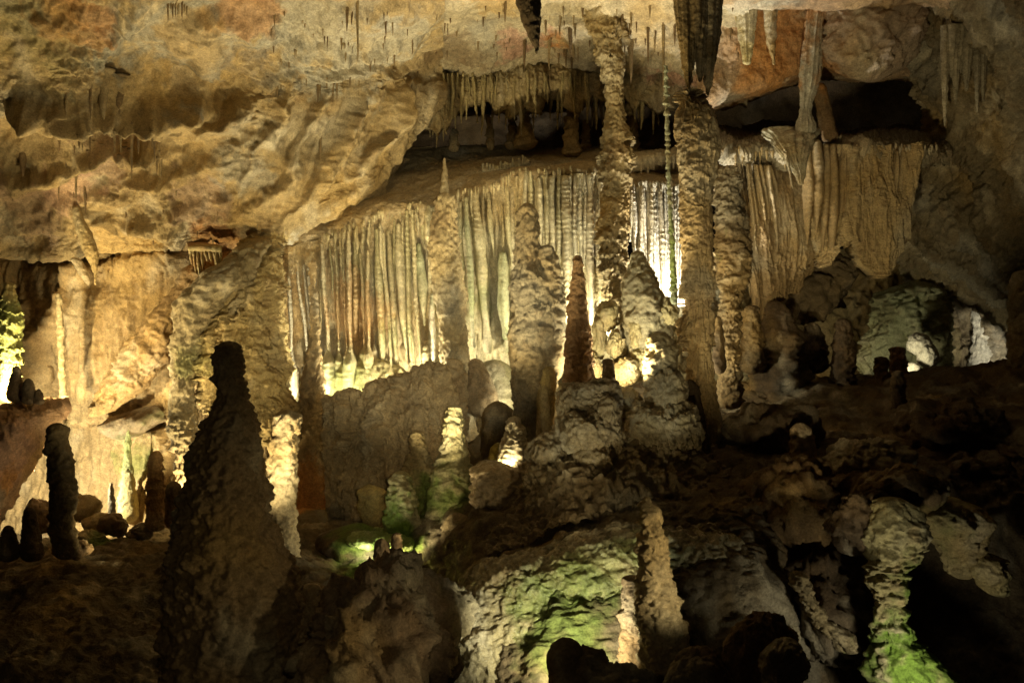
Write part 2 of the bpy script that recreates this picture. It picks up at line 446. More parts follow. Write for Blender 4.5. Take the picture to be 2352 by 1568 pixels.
def roof_shape(V):
    u, v = to_uv(V)
    q = V.copy(); q[:, 0] = V[:, 0] - .38 * V[:, 2]
    m = sstep(560, 640, u) * sstep(165, 200, v)
    f = m * (.10 * fbm(q, (2.2, 1.0, .3), 3, .5, True) + .03 * fbm(q + 4, (7, 2, .8), 2, .5, True))
    return f + ridges(V, [
        ([(175, 330), (250, 318), (330, 318), (385, 338)], .34, 34, 3.5), ([(415, 282), (470, 276), (525, 255), (585, 212)], .34, 36, 3.5),
        ([(-20, 262), (90, 236), (180, 236), (260, 258), (350, 250), (420, 226), (500, 190)], .46, 52, 3.0), ([(-60, 425), (60, 405), (130, 372), (195, 352)], .26, 34, 3.0),
        ([(330, -40), (302, 15), (268, 70), (225, 120)], .24, 34, 1.0), ([(100, 525), (250, 502), (420, 518), (560, 482), (640, 470)], .12, 24, 2.0),
        ([(665, 180), (632, 260), (596, 350), (560, 430)], .24, 20, 1.6), ([(750, 185), (706, 290), (650, 410), (600, 480)], .26, 22, 1.6), ([(840, 190), (795, 290), (725, 420), (670, 500)], .24, 22, 1.6), ([(920, 200), (880, 300), (815, 400)], .22, 22, 1.6),
        ([(600, 320), (430, 395), (250, 440), (40, 505)], .22, 40, 1.8), ([(560, 440), (430, 480), (280, 520)], .16, 26, 1.8),
        ([(640, 125), (720, 98), (830, 92), (960, 72)], .2, 28, 2.5), ([(430, 60), (520, 45), (610, 60)], .2, 30, 2.5), ([(700, 172), (800, 158), (900, 162), (1000, 165)], .12, 20, 1.5)])
roofs = []
roofs.append(sheet('cave_ceiling', [
    [(-200, -300, 8.6), (300, -300, 8.8), (700, -300, 9.0), (1020, -300, 9.4)],
    [(-200, -40, 9.8), (200, -20, 10.2), (500, -10, 10.6), (760, 0, 10.9), (1020, 0, 11.6)],
    [(-200, 130, 10.6), (150, 120, 10.8), (450, 100, 11.2), (700, 100, 11.75), (860, 100, 12.3), (1020, 110, 13.1)],
    [(-200, 200, 11.1), (150, 190, 11.1), (400, 190, 11.6), (620, 180, 12.05), (800, 165, 12.5), (900, 165, 13.1), (1020, 165, 14.0)],
    [(-200, 290, 11.5), (150, 290, 11.6), (400, 270, 11.9), (600, 260, 12.25), (760, 240, 12.55), (900, 230, 13.15), (1020, 215, 13.95)],
    [(-200, 420, 12.2), (150, 420, 12.3), (400, 420, 12.4), (600, 400, 12.45), (740, 370, 12.65), (850, 320, 13.0), (975, 280, 13.85)],
    [(-200, 540, 12.8), (150, 545, 12.8), (400, 530, 12.8), (610, 500, 12.65), (730, 450, 12.72), (855, 395, 13.0), (940, 325, 13.75)],
    [(-200, 598, 13.1), (180, 602, 13.1), (420, 570, 13.1), (630, 548, 12.85), (742, 488, 12.8), (862, 432, 13.0), (905, 352, 13.7)],
    [(-200, 612, 14.3), (180, 615, 14.3), (420, 588, 14.2), (640, 560, 13.6), (760, 492, 13.5), (880, 440, 13.9), (930, 362, 14.6)],
], 470, 380, 'roof', .85, base=(.38, .28, .145), mask=roof_calm, fine=roof_shape, dents=[(275, 296, 11.9, 95, 26, .35), (500, 236, 12.4, 70, 32, .35), (300, 150, 11.4, 150, 80, .28), (60, 560, 12.9, 60, 28, .18), (60, 300, 11.8, 90, 60, .22), (700, 350, 13, 60, 40, .12), (120, 606, 13.1, 70, 10, .5), (285, 590, 13.1, 50, 8, .4)], **ST))
roofs.append(sheet('cave_ceiling', [
    [(960, -300, 9.4), (1300, -300, 9.6), (1720, -300, 9.8)],
    [(960, 0, 11.6), (1200, 0, 11.9), (1450, 10, 12.0), (1720, 0, 11.6)],
    [(960, 110, 13.2), (1140, 85, 13.2), (1310, 80, 13.1), (1450, 95, 12.9), (1720, 80, 12.6)],
    [(960, 168, 14.1), (1150, 160, 14.2), (1310, 160, 14.1), (1450, 165, 14.0), (1600, 200, 13.6), (1720, 205, 13.2)],
    [(960, 175, 15.5), (1150, 170, 15.6), (1310, 170, 15.6), (1450, 178, 15.6), (1720, 220, 15.0)],
], 400, 220, 'roof', .75, base=(.47, .39, .26), dents=[(1235, 128, 13.5, 80, 34, .12)], **ST))
roofs.append(sheet('cave_ceiling', [
    [(1600, -260, 9.6), (1900, -260, 9.7), (2300, -260, 9.4)],
    [(1600, -20, 11.2), (1750, 5, 11.4), (1880, 5, 11.6), (2100, -20, 11.4), (2300, -20, 10.8)],
    [(1600, 20, 12.2), (1700, 22, 12.3), (1860, 15, 12.5), (2100, 20, 12.3), (2300, 20, 11.4)],
    [(1600, 140, 12.6), (1740, 130, 12.6), (1860, 100, 12.7), (2100, 90, 12.6), (2300, 90, 11.8)],
    [(1600, 245, 12.7), (1640, 236, 12.7), (1740, 207, 12.8), (1860, 165, 12.9), (2100, 170, 13.2), (2300, 190, 12.2)],
    [(1600, 262, 14.2), (1640, 255, 14.2), (1740, 225, 14.4), (1860, 180, 14.6), (2100, 180, 14.8), (2300, 200, 13.6)],
], 300, 200, 'smooth', 1.2, base=(.46, .31, .19), **ST))

# deep rock behind the slot under the roof
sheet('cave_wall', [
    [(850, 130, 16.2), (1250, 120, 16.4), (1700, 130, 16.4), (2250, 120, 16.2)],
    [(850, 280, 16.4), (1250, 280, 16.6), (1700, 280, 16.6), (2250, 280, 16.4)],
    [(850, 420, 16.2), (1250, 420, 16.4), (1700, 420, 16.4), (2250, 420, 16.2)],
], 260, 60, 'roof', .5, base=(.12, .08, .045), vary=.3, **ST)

# flowstone slope between the slot and the curtains
sheet('rock_ledge', [
    [(700, 380, 15.9), (960, 342, 15.8), (1150, 338, 15.8), (1330, 345, 15.7), (1460, 345, 15.6), (1680, 345, 15.4)],
    [(690, 430, 14.6), (960, 385, 14.6), (1150, 368, 14.5), (1330, 362, 14.5), (1460, 358, 14.4), (1680, 360, 14.2)],
    [(680, 500, 13.6), (850, 450, 13.5), (1000, 425, 13.5), (1150, 400, 13.4), (1330, 385, 13.4), (1460, 395, 13.4), (1680, 395, 13.2)],
    [(680, 545, 13.15), (760, 520, 13.1), (900, 472, 13.05), (1000, 470, 13.0), (1100, 432, 13.0), (1180, 398, 12.95), (1390, 392, 12.9), (1460, 425, 12.9), (1680, 425, 12.8)],
    [(680, 575, 13.25), (760, 548, 13.2), (900, 498, 13.15), (1000, 495, 13.1), (1100, 458, 13.1), (1180, 425, 13.05), (1390, 420, 13.0), (1460, 452, 13.0), (1680, 452, 12.9)],
], 330, 150, 'ripple', 1.0, DAMP, base=(.36, .27, .15), **ST)

# left back wall
sheet('cave_wall', [
    [(-200, 585, 14.0), (40, 588, 14.0), (70, 590, 14.5), (190, 590, 14.5), (225, 575, 13.3), (250, 575, 13.9), (320, 575, 13.6), (400, 555, 12.95), (700, 530, 13.1)],
    [(-200, 612, 13.7), (150, 620, 13.6), (300, 600, 13.3), (420, 585, 13.1), (700, 560, 13.4)],
    [(-200, 690, 13.7), (60, 690, 13.6), (130, 690, 13.3), (300, 670, 13.1), (420, 640, 12.9), (700, 640, 13.3)],
    [(-200, 820, 13.5), (60, 820, 13.5), (100, 820, 13.2), (300, 800, 13.1), (450, 780, 13.0), (700, 780, 13.3)],
    [(-200, 950, 13.5), (80, 950, 13.4), (200, 955, 13.2), (300, 930, 13.1), (450, 900, 12.9), (700, 900, 13.3)],
    [(-200, 985, 13.5), (80, 985, 13.5), (200, 980, 13.5), (300, 965, 13.2), (450, 990, 12.9), (700, 1000, 13.2)],
    [(-200, 1100, 13.5), (100, 1100, 13.5), (220, 1100, 13.4), (320, 1090, 13.0), (450, 1090, 12.8), (700, 1100, 13.2)],
    [(-200, 1270, 13.2), (100, 1265, 13.2), (220, 1260, 13.1), (320, 1260, 12.7), (450, 1260, 12.5), (700, 1260, 13.0)],
], 320, 280, 'flow', 1.5, base=(.44, .31, .16), fine=lambda V: ridges(V, [([(175, 640), (120, 740), (95, 830), (70, 960)], .26, 16, 1.0), ([(60, 640), (75, 760), (60, 860)], .14, 14, 1.0), ([(320, 690), (318, 800), (325, 920)], .1, 12, 1.0), ([(235, 690), (225, 850), (240, 940)], .08, 12, 1.0), ([(150, 640), (260, 630), (420, 600)], .2, 16, 1.0), ([(290, 960), (296, 1100), (300, 1230)], .12, 14, 1.0), ([(380, 980), (372, 1100), (380, 1240)], .16, 18, 1.0)]), dents=[(110, 880, 13.2, 34, 70, .25), (330, 975, 13.1, 60, 16, .3)], **ST)

# far right: the wall beyond the drapery and the low chamber behind
sheet('cave_wall', [
    [(2060, -260, 10.8), (2200, -260, 10.0), (2520, -260, 8.8)],
    [(2075, 60, 12.3), (2170, 40, 11.8), (2300, 60, 11.2), (2520, 60, 9.8)],
    [(2110, 200, 13.2), (2180, 180, 12.1), (2300, 200, 11.8), (2520, 200, 10.3)],
    [(2150, 330, 13.4), (2200, 320, 12.5), (2300, 330, 12.0), (2520, 330, 10.8)],
    [(2090, 400, 14.0), (2180, 430, 13.4), (2300, 430, 12.3), (2520, 420, 11.0)],
    [(2080, 540, 14.8), (2170, 560, 13.6), (2300, 560, 12.6), (2520, 560, 11.4)],
    [(2080, 640, 15.6), (2200, 640, 14.6), (2300, 660, 13.4), (2520, 660, 12.0)],
    [(2180, 760, 16.0), (2260, 760, 15.6), (2320, 760, 14.6), (2520, 770, 12.6)],
    [(2180, 900, 15.6), (2260, 900, 15.4), (2330, 900, 14.4), (2520, 900, 12.6)],
], 170, 300, 'crag', 1.4, base=(.24, .19, .115), **ST)
sheet('cave_wall', [
    [(1640, 560, 16.2), (1900, 570, 16.4), (2200, 560, 16.0)],
    [(1640, 700, 15.8), (1900, 700, 16.2), (2200, 700, 16.0)],
    [(1640, 900, 15.4), (1900, 900, 15.8), (2200, 900, 15.6)],
], 160, 90, 'crag', 1.4, base=(.30, .24, .13), vary=.5, **ST)
sheet('cave_wall', [
    [(1160, 640, 13.6), (1400, 620, 13.6), (1760, 560, 13.6)],
    [(1160, 800, 13.4), (1400, 800, 13.2), (1760, 760, 13.4)],
    [(1160, 960, 12.9), (1400, 940, 12.6), (1760, 900, 13.2)],
], 160, 90, 'crag', 1.2, base=(.42, .36, .22), **ST)

# floor of the chamber and the pit below the path
sheet('cave_floor', [
    [(-260, 1215, 14.0), (100, 1225, 14.0), (400, 1220, 13.6), (700, 1150, 13.6), (900, 1080, 13.6), (1150, 930, 13.4), (1400, 900, 13.4), (1680, 890, 14.0), (2000, 885, 16.2), (2600, 885, 16.2)],
    [(-260, 1262, 11.6), (100, 1262, 11.6), (400, 1240, 11.4), (700, 1195, 11.4), (900, 1195, 11.2), (1150, 1030, 11.4), (1400, 930, 11.4), (1680, 890, 12.6), (2000, 872, 13.0), (2300, 845, 13.0), (2600, 830, 12.6)],
    [(-260, 1300, 10.4), (100, 1290, 10.4), (400, 1262, 10.2), (700, 1235, 10.2), (900, 1262, 9.9), (1150, 1110, 10.2), (1400, 1040, 10.2), (1680, 960, 11.2), (2000, 930, 11.6), (2300, 900, 11.6), (2600, 880, 11.2)],
    [(-260, 1380, 9.2), (100, 1370, 9.2), (400, 1340, 9.2), (700, 1330, 9.2), (900, 1370, 9.0), (1000, 1400, 9.0), (1090, 1270, 9.2), (1300, 1150, 9.2), (1500, 1120, 9.3), (1720, 1060, 9.8), (2000, 1010, 10.2), (2300, 1000, 10.2), (2600, 980, 10.0)],
    [(-260, 1470, 8.2), (100, 1465, 8.2), (400, 1450, 8.2), (700, 1450, 8.3), (900, 1470, 8.3), (1000, 1490, 8.3), (1090, 1380, 8.4), (1300, 1235, 8.4), (1500, 1200, 8.4), (1720, 1160, 8.8), (2000, 1150, 9.4), (2300, 1130, 9.4), (2600, 1110, 9.2)],
    [(-260, 1600, 7.2), (100, 1600, 7.2), (400, 1600, 7.2), (700, 1600, 7.4), (900, 1600, 7.6), (1080, 1480, 7.9), (1250, 1400, 7.8), (1400, 1340, 7.85), (1550, 1300, 7.9), (1720, 1300, 8.2), (1850, 1360, 8.6), (2000, 1500, 9.0), (2300, 1400, 9.0), (2600, 1350, 8.8)],
    [(-260, 1800, 6.3), (100, 1800, 6.3), (400, 1800, 6.4), (700, 1800, 6.9), (900, 1800, 7.2), (1080, 1600, 7.6), (1250, 1500, 7.5), (1400, 1480, 7.5), (1550, 1480, 7.5), (1720, 1520, 7.7), (1850, 1600, 8.2), (2000, 1700, 8.4), (2300, 1600, 8.4), (2600, 1560, 8.2)],
    [(-260, 2000, 5.6), (400, 2000, 5.6), (900, 2000, 6.6), (1250, 1700, 7.1), (1550, 1700, 7.0), (1850, 1850, 7.4), (2300, 1850, 7.4), (2600, 1850, 7.2)],
], 400, 330, 'floor', 1.1, DRY, base=(.15, .11, .065), **ST)

# ------------------------------------------------------------------ columns, stalagmites, boulders
def stone(name, rows, d, label, cat=None, mat=DRY, base=TAN, M=72, step=3.0, vary=1.0, group=None, extra=(), **kw):
    g = [tube(rows, d, M, step, **kw)] + list(extra)
    V, Q = join(*g)
    return make(name, V, Q, mat, base=base, vary=vary, label=label, cat=cat or name.replace('_', ' '), group=group)

# the great dark stalagmite in front and its lit neighbour
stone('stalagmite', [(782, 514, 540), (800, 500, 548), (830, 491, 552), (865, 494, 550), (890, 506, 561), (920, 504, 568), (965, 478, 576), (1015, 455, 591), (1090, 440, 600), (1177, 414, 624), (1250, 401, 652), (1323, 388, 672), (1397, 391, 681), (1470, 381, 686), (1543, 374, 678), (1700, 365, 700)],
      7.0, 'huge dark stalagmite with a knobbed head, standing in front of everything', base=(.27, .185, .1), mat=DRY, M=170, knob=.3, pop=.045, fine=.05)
stone('stalagmite', [(940, 636, 684), (985, 630, 680), (1060, 622, 680), (1120, 622, 676), (1180, 625, 676), (1260, 632, 679), (1340, 636, 681), (1480, 640, 690)],
      9.5, 'pale knobbly column lit beside the flank of the huge dark stalagmite', base=(.42, .34, .22), M=90, knob=.4, pop=.06, fine=.03)
stone('stalagmite', [(1338, 704, 726), (1360, 702, 730), (1400, 694, 735), (1440, 690, 738), (1560, 680, 745)], 7.4,
      'short stub stalagmite at the foot of the huge dark stalagmite', base=(.38, .28, .16), knob=.4, pop=.04)

# bulging flowstone mass beside the curtains
stone('flowstone_mass', [(500, 590, 640, .6), (560, 560, 645, .4), (600, 545, 648, .25), (680, 500, 650, .1), (760, 462, 652), (830, 452, 656), (890, 455, 668, -.1), (940, 475, 682, -.15), (985, 520, 682, -.2), (1010, 580, 684, -.2), (1030, 610, 672, -.2)],
      12.3, 'golden bulging flowstone mass with drip fringes, left of the fluted curtains', base=(.48, .36, .17), M=240, step=2.0, knob=.45, ter=(.09, .42), pop=.07, squash=.55)
stone('flowstone_rib', [(545, 575, 640, .5), (600, 520, 590, .2), (650, 450, 560), (700, 405, 500), (740, 402, 470), (780, 402, 455), (860, 398, 442), (950, 394, 448), (1040, 404, 450), (1120, 412, 444), (1200, 405, 450)],
      12.1, 'dark grey rib running down into a shaded pillar left of the golden flowstone mass', base=(.33, .26, .15), M=100, knob=.5, pop=.07, ter=(.03, .3))
stone('flowstone_slab', [(600, 440, 500), (640, 415, 478), (690, 385, 450), (750, 325, 410), (830, 262, 385), (880, 240, 340), (930, 212, 280), (958, 190, 235)],
      12.7, 'hanging slab with a bright rim slanting across the back wall', base=(.32, .21, .1), M=130, knob=.4, fine=.04, squash=.55, pop=.06)
stone('flowstone_slab', [(930, 325, 385), (960, 250, 372), (985, 215, 345), (1010, 225, 330)],
      12.9, 'dark broken ledge under the slanting slab', base=(.26, .2, .13), M=80, knob=.5, pop=.05, squash=.6)
stone('column', [(672, 126, 140), (700, 129, 142), (750, 131, 147), (800, 133, 147), (860, 136, 149), (905, 138, 152), (925, 136, 156)], 12.3,
      'slim pale column standing before the back wall', base=(.42, .34, .2), M=40, step=2, knob=.25, ter=(.012, .14), vary=.5)
stone('rock_fin', [(470, 164, 180), (500, 166, 192), (540, 178, 212), (580, 192, 228), (605, 206, 226), (630, 215, 222), (655, 218, 220)], 12.3,
      'tooth-shaped fin hanging over the slot on the back wall', base=TAN, M=48, step=2, knob=.2, squash=.8)
stone('rock_fin', [(590, 160, 182), (620, 176, 200), (640, 190, 206), (655, 200, 205)], 12.7, 'small pale fin beside the tooth-shaped fin', base=PALEC, M=40, step=2, knob=.3)

# left ledge, mossy stalagmite and its small companions
sheet('rock_slab', [
    [(-160, 935, 11.6), (40, 915, 11.9), (100, 912, 11.9), (158, 915, 11.9)],
    [(-160, 950, 10.9), (40, 930, 11.1), (100, 930, 11.2), (155, 930, 11.4)],
    [(-160, 1000, 10.5), (30, 970, 10.6), (90, 955, 10.9), (150, 942, 11.3)],
    [(-160, 1120, 10.4), (0, 1060, 10.5), (60, 1010, 10.8), (140, 962, 11.4)],
    [(-160, 1230, 10.5), (-20, 1170, 10.7), (30, 1100, 11.0), (120, 985, 11.7)],
    [(-160, 1260, 11.3), (-20, 1220, 11.4), (25, 1150, 11.6), (90, 1040, 12.4)],
], 110, 110, 'crag', .7, base=(.44, .27, .16), label='pinkish slanting rock ledge under the mossy stalagmite', cat='rock ledge')
stone('stalagmite', [(648, 10, 28), (670, 5, 33), (710, 2, 46), (750, -2, 50), (790, 0, 46), (815, 6, 48), (840, 2, 48), (862, 4, 44), (930, 0, 48)], 11.45,
      'stalagmite green with moss on the pinkish ledge', base=(.27, .23, .1), M=80, step=2, knob=.3, pop=.02, ter=(.03, .16), mat=DAMP)
for r, dd, lab in (([(840, 30, 46), (870, 24, 50), (925, 15, 55)], 11.0, 'small dark stalagmite just below the mossy stalagmite'),
                   ([(868, 58, 72), (890, 52, 80), (930, 48, 86)], 10.95, 'squat dark stalagmite, second from the mossy stalagmite'),
                   ([(892, 85, 92), (905, 80, 98), (930, 76, 104)], 10.95, 'tiny dark stub at the tip of the pinkish ledge')):
    stone('stalagmite', r, dd, lab, base=DARK, M=36, step=2, knob=.3)
stone('stalactite', [(960, 142, 156), (985, 140, 162), (1010, 143, 158), (1022, 148, 153)], 12.0, 'pale knob under the tip of the pinkish ledge', base=PALEC, M=36, step=2, knob=.3)

# lower left
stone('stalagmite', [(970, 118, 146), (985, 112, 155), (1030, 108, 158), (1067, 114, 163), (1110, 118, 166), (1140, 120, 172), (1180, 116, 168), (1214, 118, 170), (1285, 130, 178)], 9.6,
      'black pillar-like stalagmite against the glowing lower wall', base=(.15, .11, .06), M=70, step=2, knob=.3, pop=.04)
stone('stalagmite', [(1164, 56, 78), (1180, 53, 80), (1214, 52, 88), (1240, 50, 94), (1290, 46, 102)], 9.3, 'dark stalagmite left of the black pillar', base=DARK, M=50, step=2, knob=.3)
stone('stalagmite', [(1205, 10, 26), (1225, 4, 34), (1290, -10, 50)], 9.3, 'low dark stalagmite in the bottom corner of the glowing wall', base=DARK, M=50, step=2, knob=.3)
stone('stalagmite', [(1034, 348, 370), (1050, 343, 373), (1090, 339, 375), (1130, 336, 381), (1170, 336, 382), (1220, 330, 386)], 11.0, 'ribbed orange-brown stalagmite on the lower left floor', base=(.42, .25, .11), M=60, step=2, knob=.25, ter=(.02, .12))
stone('stalagmite', [(1104, 388, 410), (1120, 382, 415), (1160, 380, 416), (1215, 375, 420)], 10.6, 'round-topped dark stalagmite beside the huge stalagmite', base=BROWN, M=50, step=2, knob=.3)
stone('stalagmite', [(1108, 251, 258), (1125, 249, 262), (1160, 250, 264), (1205, 246, 268)], 12.1, 'thin grey stalagmite on the lower left floor', base=GREY, M=36, step=2, knob=.3)
stone('column', [(985, 290, 298), (1040, 285, 300), (1100, 280, 306), (1150, 274, 312), (1200, 268, 320)], 12.7, 'green streaked half column on the glowing lower wall', base=(.34, .36, .17), M=48, step=2, knob=.3, ter=(.03, .2))
for i, (u, v, d, ru, rv) in enumerate(((192, 1168, 11.6, 30, 28), (90, 1180, 11.8, 24, 34), (225, 1205, 11.4, 32, 20), (262, 1212, 11.2, 26, 22), (205, 1240, 11.0, 36, 14), (315, 1225, 11.0, 30, 18), (85, 1258, 9.4, 22, 14), (190, 1262, 9.7, 20, 10))):
    V, Q = lump(u, v, d, ru, rv, None, 'crag', 1.2, 30, i)
    make('boulder', V, Q, DAMP, base=BROWN if i % 2 else TAN, label=('rounded brown rock behind the black pillar', 'lit rock at the left of the black pillar', 'flat rock right of the black pillar', 'knobbly rock under the thin grey stalagmite', 'low slab on the lower left floor', 'rock at the foot of the ribbed stalagmite', 'small dark rock before the black pillar', 'mossy little rock right of the black pillar foot')[i], cat='rock')

# centre: shaded columns before the curtains
stone('stalagmite', [(600, 712, 722), (680, 714, 726), (760, 716, 732), (810, 708, 735), (850, 700, 740), (900, 692, 744), (960, 690, 745), (1040, 688, 748), (1120, 690, 752), (1215, 686, 758)], 12.2,
      'tall flowstone pillar at the left end of the curtains, orange at its foot', base=(.48, .35, .19), M=70, step=2, knob=.15, pop=.04)
stone('column', [(440, 1008, 1040), (470, 1000, 1048), (520, 992, 1052), (570, 985, 1060), (620, 992, 1060), (690, 1003, 1068), (760, 1009, 1072), (830, 1012, 1076), (900, 1018, 1082), (960, 1030, 1088), (1040, 1052, 1100), (1110, 1060, 1115)], 12.35,
      'thick rough column in the middle of the fluted curtains', base=(.44, .34, .19), M=110, knob=.35, pop=.02, fine=.05, extra=[tube([(362, 1018, 1024), (400, 1015, 1028), (450, 1010, 1034)], 12.9, 30, 2.0, .3)])
stone('stalagmite', [(465, 1200, 1220), (485, 1192, 1228), (520, 1190, 1232), (570, 1188, 1236), (620, 1184, 1250), (680, 1180, 1285), (740, 1177, 1292), (800, 1174, 1292), (850, 1180, 1290), (900, 1182, 1270), (960, 1186, 1240), (1040, 1194, 1236), (1110, 1190, 1240)], 11.0,
      'twin-peaked rough stalagmite standing before the bright curtains', base=(.33, .25, .14), M=120, knob=.28, ter=(.04, .24), pop=.05,
      extra=[tube([(562, 1245, 1268), (585, 1240, 1278), (640, 1232, 1286), (720, 1225, 1293), (820, 1222, 1290), (880, 1230, 1285)], 10.95, 90, 3.0, .28, pop=.06)])
stone('stalagmite', [(840, 1244, 1274), (870, 1240, 1276), (920, 1233, 1276), (960, 1232, 1272), (1010, 1230, 1264), (1060, 1226, 1266)], 10.75, 'smooth yellow pillar below the twin-peaked stalagmite', base=(.50, .37, .15), M=60, knob=.12, fine=.015)
stone('stalagmite', [(585, 1322, 1332), (600, 1318, 1336), (625, 1318, 1338), (650, 1314, 1343), (690, 1308, 1344), (740, 1305, 1350), (790, 1299, 1358), (840, 1296, 1363), (900, 1294, 1364), (960, 1290, 1370)], 10.6,
      'pointed reddish stalagmite with ringed sides', base=(.38, .23, .12), M=80, step=2, knob=.2, ter=(.035, .16), pop=.02)
stone('column', [(20, 1335, 1455), (60, 1355, 1435), (105, 1365, 1426), (160, 1385, 1426), (200, 1394, 1428), (235, 1400, 1424), (265, 1398, 1430), (300, 1389, 1440), (350, 1385, 1450), (400, 1386, 1446), (440, 1390, 1440), (490, 1382, 1440), (560, 1376, 1436), (640, 1388, 1440), (700, 1388, 1452), (780, 1380, 1460)], 12.4,
      'tiered column reaching the roof between the two brightest curtains', base=(.29, .22, .115), M=120, step=2.0, knob=.25, ter=(.08, .26), pop=.05, close=(False, True))
stone('stalagmite', [(575, 1458, 1470), (600, 1450, 1480), (640, 1440, 1500), (680, 1434, 1520), (720, 1432, 1538), (780, 1440, 1545), (860, 1440, 1548)], 11.7, 'grey lumpy stalagmite below the white curtain', base=(.36, .31, .2), M=90, knob=.4, pop=.06)
stone('column', [(150, 1525, 1533), (260, 1527, 1536), (340, 1529, 1538), (420, 1532, 1541), (500, 1535, 1545), (580, 1539, 1551), (640, 1540, 1555), (700, 1539, 1557)], 11.0, 'rope-thin twisted column, green at its foot', base=(.36, .38, .26), M=24, step=1.5, knob=.4, ter=(.02, .09))
stone('column', [(205, 1575, 1592), (225, 1566, 1602), (250, 1558, 1636), (300, 1560, 1645), (345, 1562, 1650), (390, 1562, 1642), (440, 1564, 1634), (520, 1566, 1632), (600, 1570, 1632), (680, 1573, 1632), (760, 1578, 1632), (820, 1580, 1632), (880, 1585, 1634), (960, 1584, 1650), (1040, 1580, 1660)], 10.3,
      'massive two-horned column with hanging drip tiers', base=(.45, .32, .16), M=170, step=1.6, knob=.18, ter=(.10, .5), pop=.03, mat=DAMP,
      extra=[tube([(224, 1606, 1620), (240, 1600, 1630), (280, 1590, 1640)], 10.3, 50, 2.0, .3)])
stone('column', [(380, 1655, 1690), (450, 1650, 1696), (530, 1652, 1712), (600, 1655, 1716), (680, 1658, 1700), (760, 1660, 1694), (840, 1660, 1692), (940, 1655, 1700)], 11.2,
      'dark knobby column behind the two-horned column', base=(.24, .17, .09), M=90, step=2, knob=.4, pop=.08, ter=(.04, .2))
stone('stalagmite', [(725, 1645, 1655), (760, 1640, 1662), (860, 1632, 1670)], 10.9, 'dark thin stalagmite at the foot of the two-horned column', base=DARK, M=40, knob=.3)

# saddle rock before the curtains
sheet('saddle_rock', [
    [(738, 975, 11.95), (790, 970, 11.95), (850, 950, 12.0), (900, 920, 12.0), (960, 895, 12.0), (1050, 900, 12.0)],
    [(742, 930, 11.75), (760, 922, 11.7), (800, 924, 11.7), (832, 936, 11.7), (842, 926, 11.8), (880, 898, 11.75), (910, 876, 11.75), (960, 858, 11.75), (1030, 860, 11.75), (1054, 880, 11.8)],
    [(742, 948, 11.5), (790, 945, 11.4), (835, 975, 11.6), (870, 925, 11.45), (920, 902, 11.4), (1000, 892, 11.45), (1058, 915, 11.7)],
    [(744, 1000, 11.45), (790, 1000, 11.35), (830, 1000, 11.55), (880, 1000, 11.2), (960, 1000, 11.15), (1060, 990, 11.65)],
    [(748, 1090, 11.4), (800, 1090, 11.4), (860, 1090, 11.2), (960, 1090, 11.2), (1010, 1075, 11.4), (1055, 1050, 11.75)],
    [(752, 1210, 11.4), (800, 1215, 11.4), (860, 1215, 11.3), (930, 1205, 11.35), (975, 1150, 11.5), (1010, 1120, 11.6), (1050, 1090, 11.9)],
], 240, 220, 'crag', 1.2, base=(.42, .32, .19), thick=.1, fine=lambda V: .10 * fbm(V, (4, 4, .7), 3, .55, True), label='long saddle-shaped flowstone rock in front of the fluted curtains', cat='rock')
# small group in the mossy hollow
stone('stalagmite', [(990, 950, 962), (1010, 946, 975), (1050, 944, 985), (1090, 930, 990), (1120, 910, 985), (1170, 900, 975), (1230, 896, 985)], 10.35, 'knobbly stalagmite with a small brown peak in the mossy hollow', base=(.36, .28, .15), M=80, step=2, knob=.35, pop=.06)
stone('stalagmite', [(930, 1036, 1048), (950, 1028, 1054), (1000, 1020, 1060), (1040, 1016, 1066), (1080, 1002, 1080), (1120, 990, 1084), (1160, 978, 1080), (1230, 970, 1090)], 10.2, 'mossy bell-shaped stalagmite beside the brown-peaked one', base=(.35, .31, .17), M=90, step=2, knob=.3, pop=.06)
stone('boulder', [(1112, 832, 862), (1125, 824, 884), (1160, 824, 892), (1210, 826, 895)], 10.7, 'squat yellow block at the edge of the mossy hollow', base=(.50, .42, .2), M=60, step=2, knob=.3, pop=.04)
stone('stalagmite', [(1080, 908, 930), (1110, 896, 945), (1160, 890, 955), (1240, 884, 960)], 10.0, 'short knobbly stump at the lip of the mossy hollow', base=(.38, .34, .2), M=60, step=2, knob=.35, pop=.07)
stone('boulder', [(1055, 1095, 1150), (1075, 1086, 1180), (1110, 1082, 1200), (1150, 1075, 1215), (1200, 1060, 1220)], 9.9, 'smooth rounded boulder with a pink streak, right of the mossy hollow', base=(.36, .27, .17), M=100, step=2, knob=.5, fine=.04, pop=.05, mat=WET)
stone('boulder', [(1175, 1032, 1060), (1195, 1022, 1090), (1230, 1016, 1110), (1290, 1015, 1130)], 9.75, 'low rounded rock on the slope under the smooth boulder', base=(.30, .23, .14), M=70, step=2, knob=.35, pop=.03)
stone('stalagmite', [(955, 1174, 1188), (980, 1167, 1198), (1020, 1157, 1203), (1060, 1147, 1205), (1110, 1137, 1208)], 10.6, 'glowing yellow stalagmite behind the smooth boulder', base=PALEC, M=60, step=2, knob=.3, pop=.06)
stone('boulder', [(1015, 1138, 1150), (1030, 1126, 1160), (1050, 1122, 1160), (1090, 1118, 1165)], 10.9, 'small yellow knob left of the glowing stalagmite', base=(.45, .36, .1), M=46, step=2, knob=.3)
stone('boulder', [(920, 1125, 1160), (945, 1112, 1180), (1000, 1108, 1185), (1080, 1105, 1186)], 11.3, 'dark rock in the gap below the middle column', base=(.16, .12, .07), M=60, knob=.3, pop=.03)
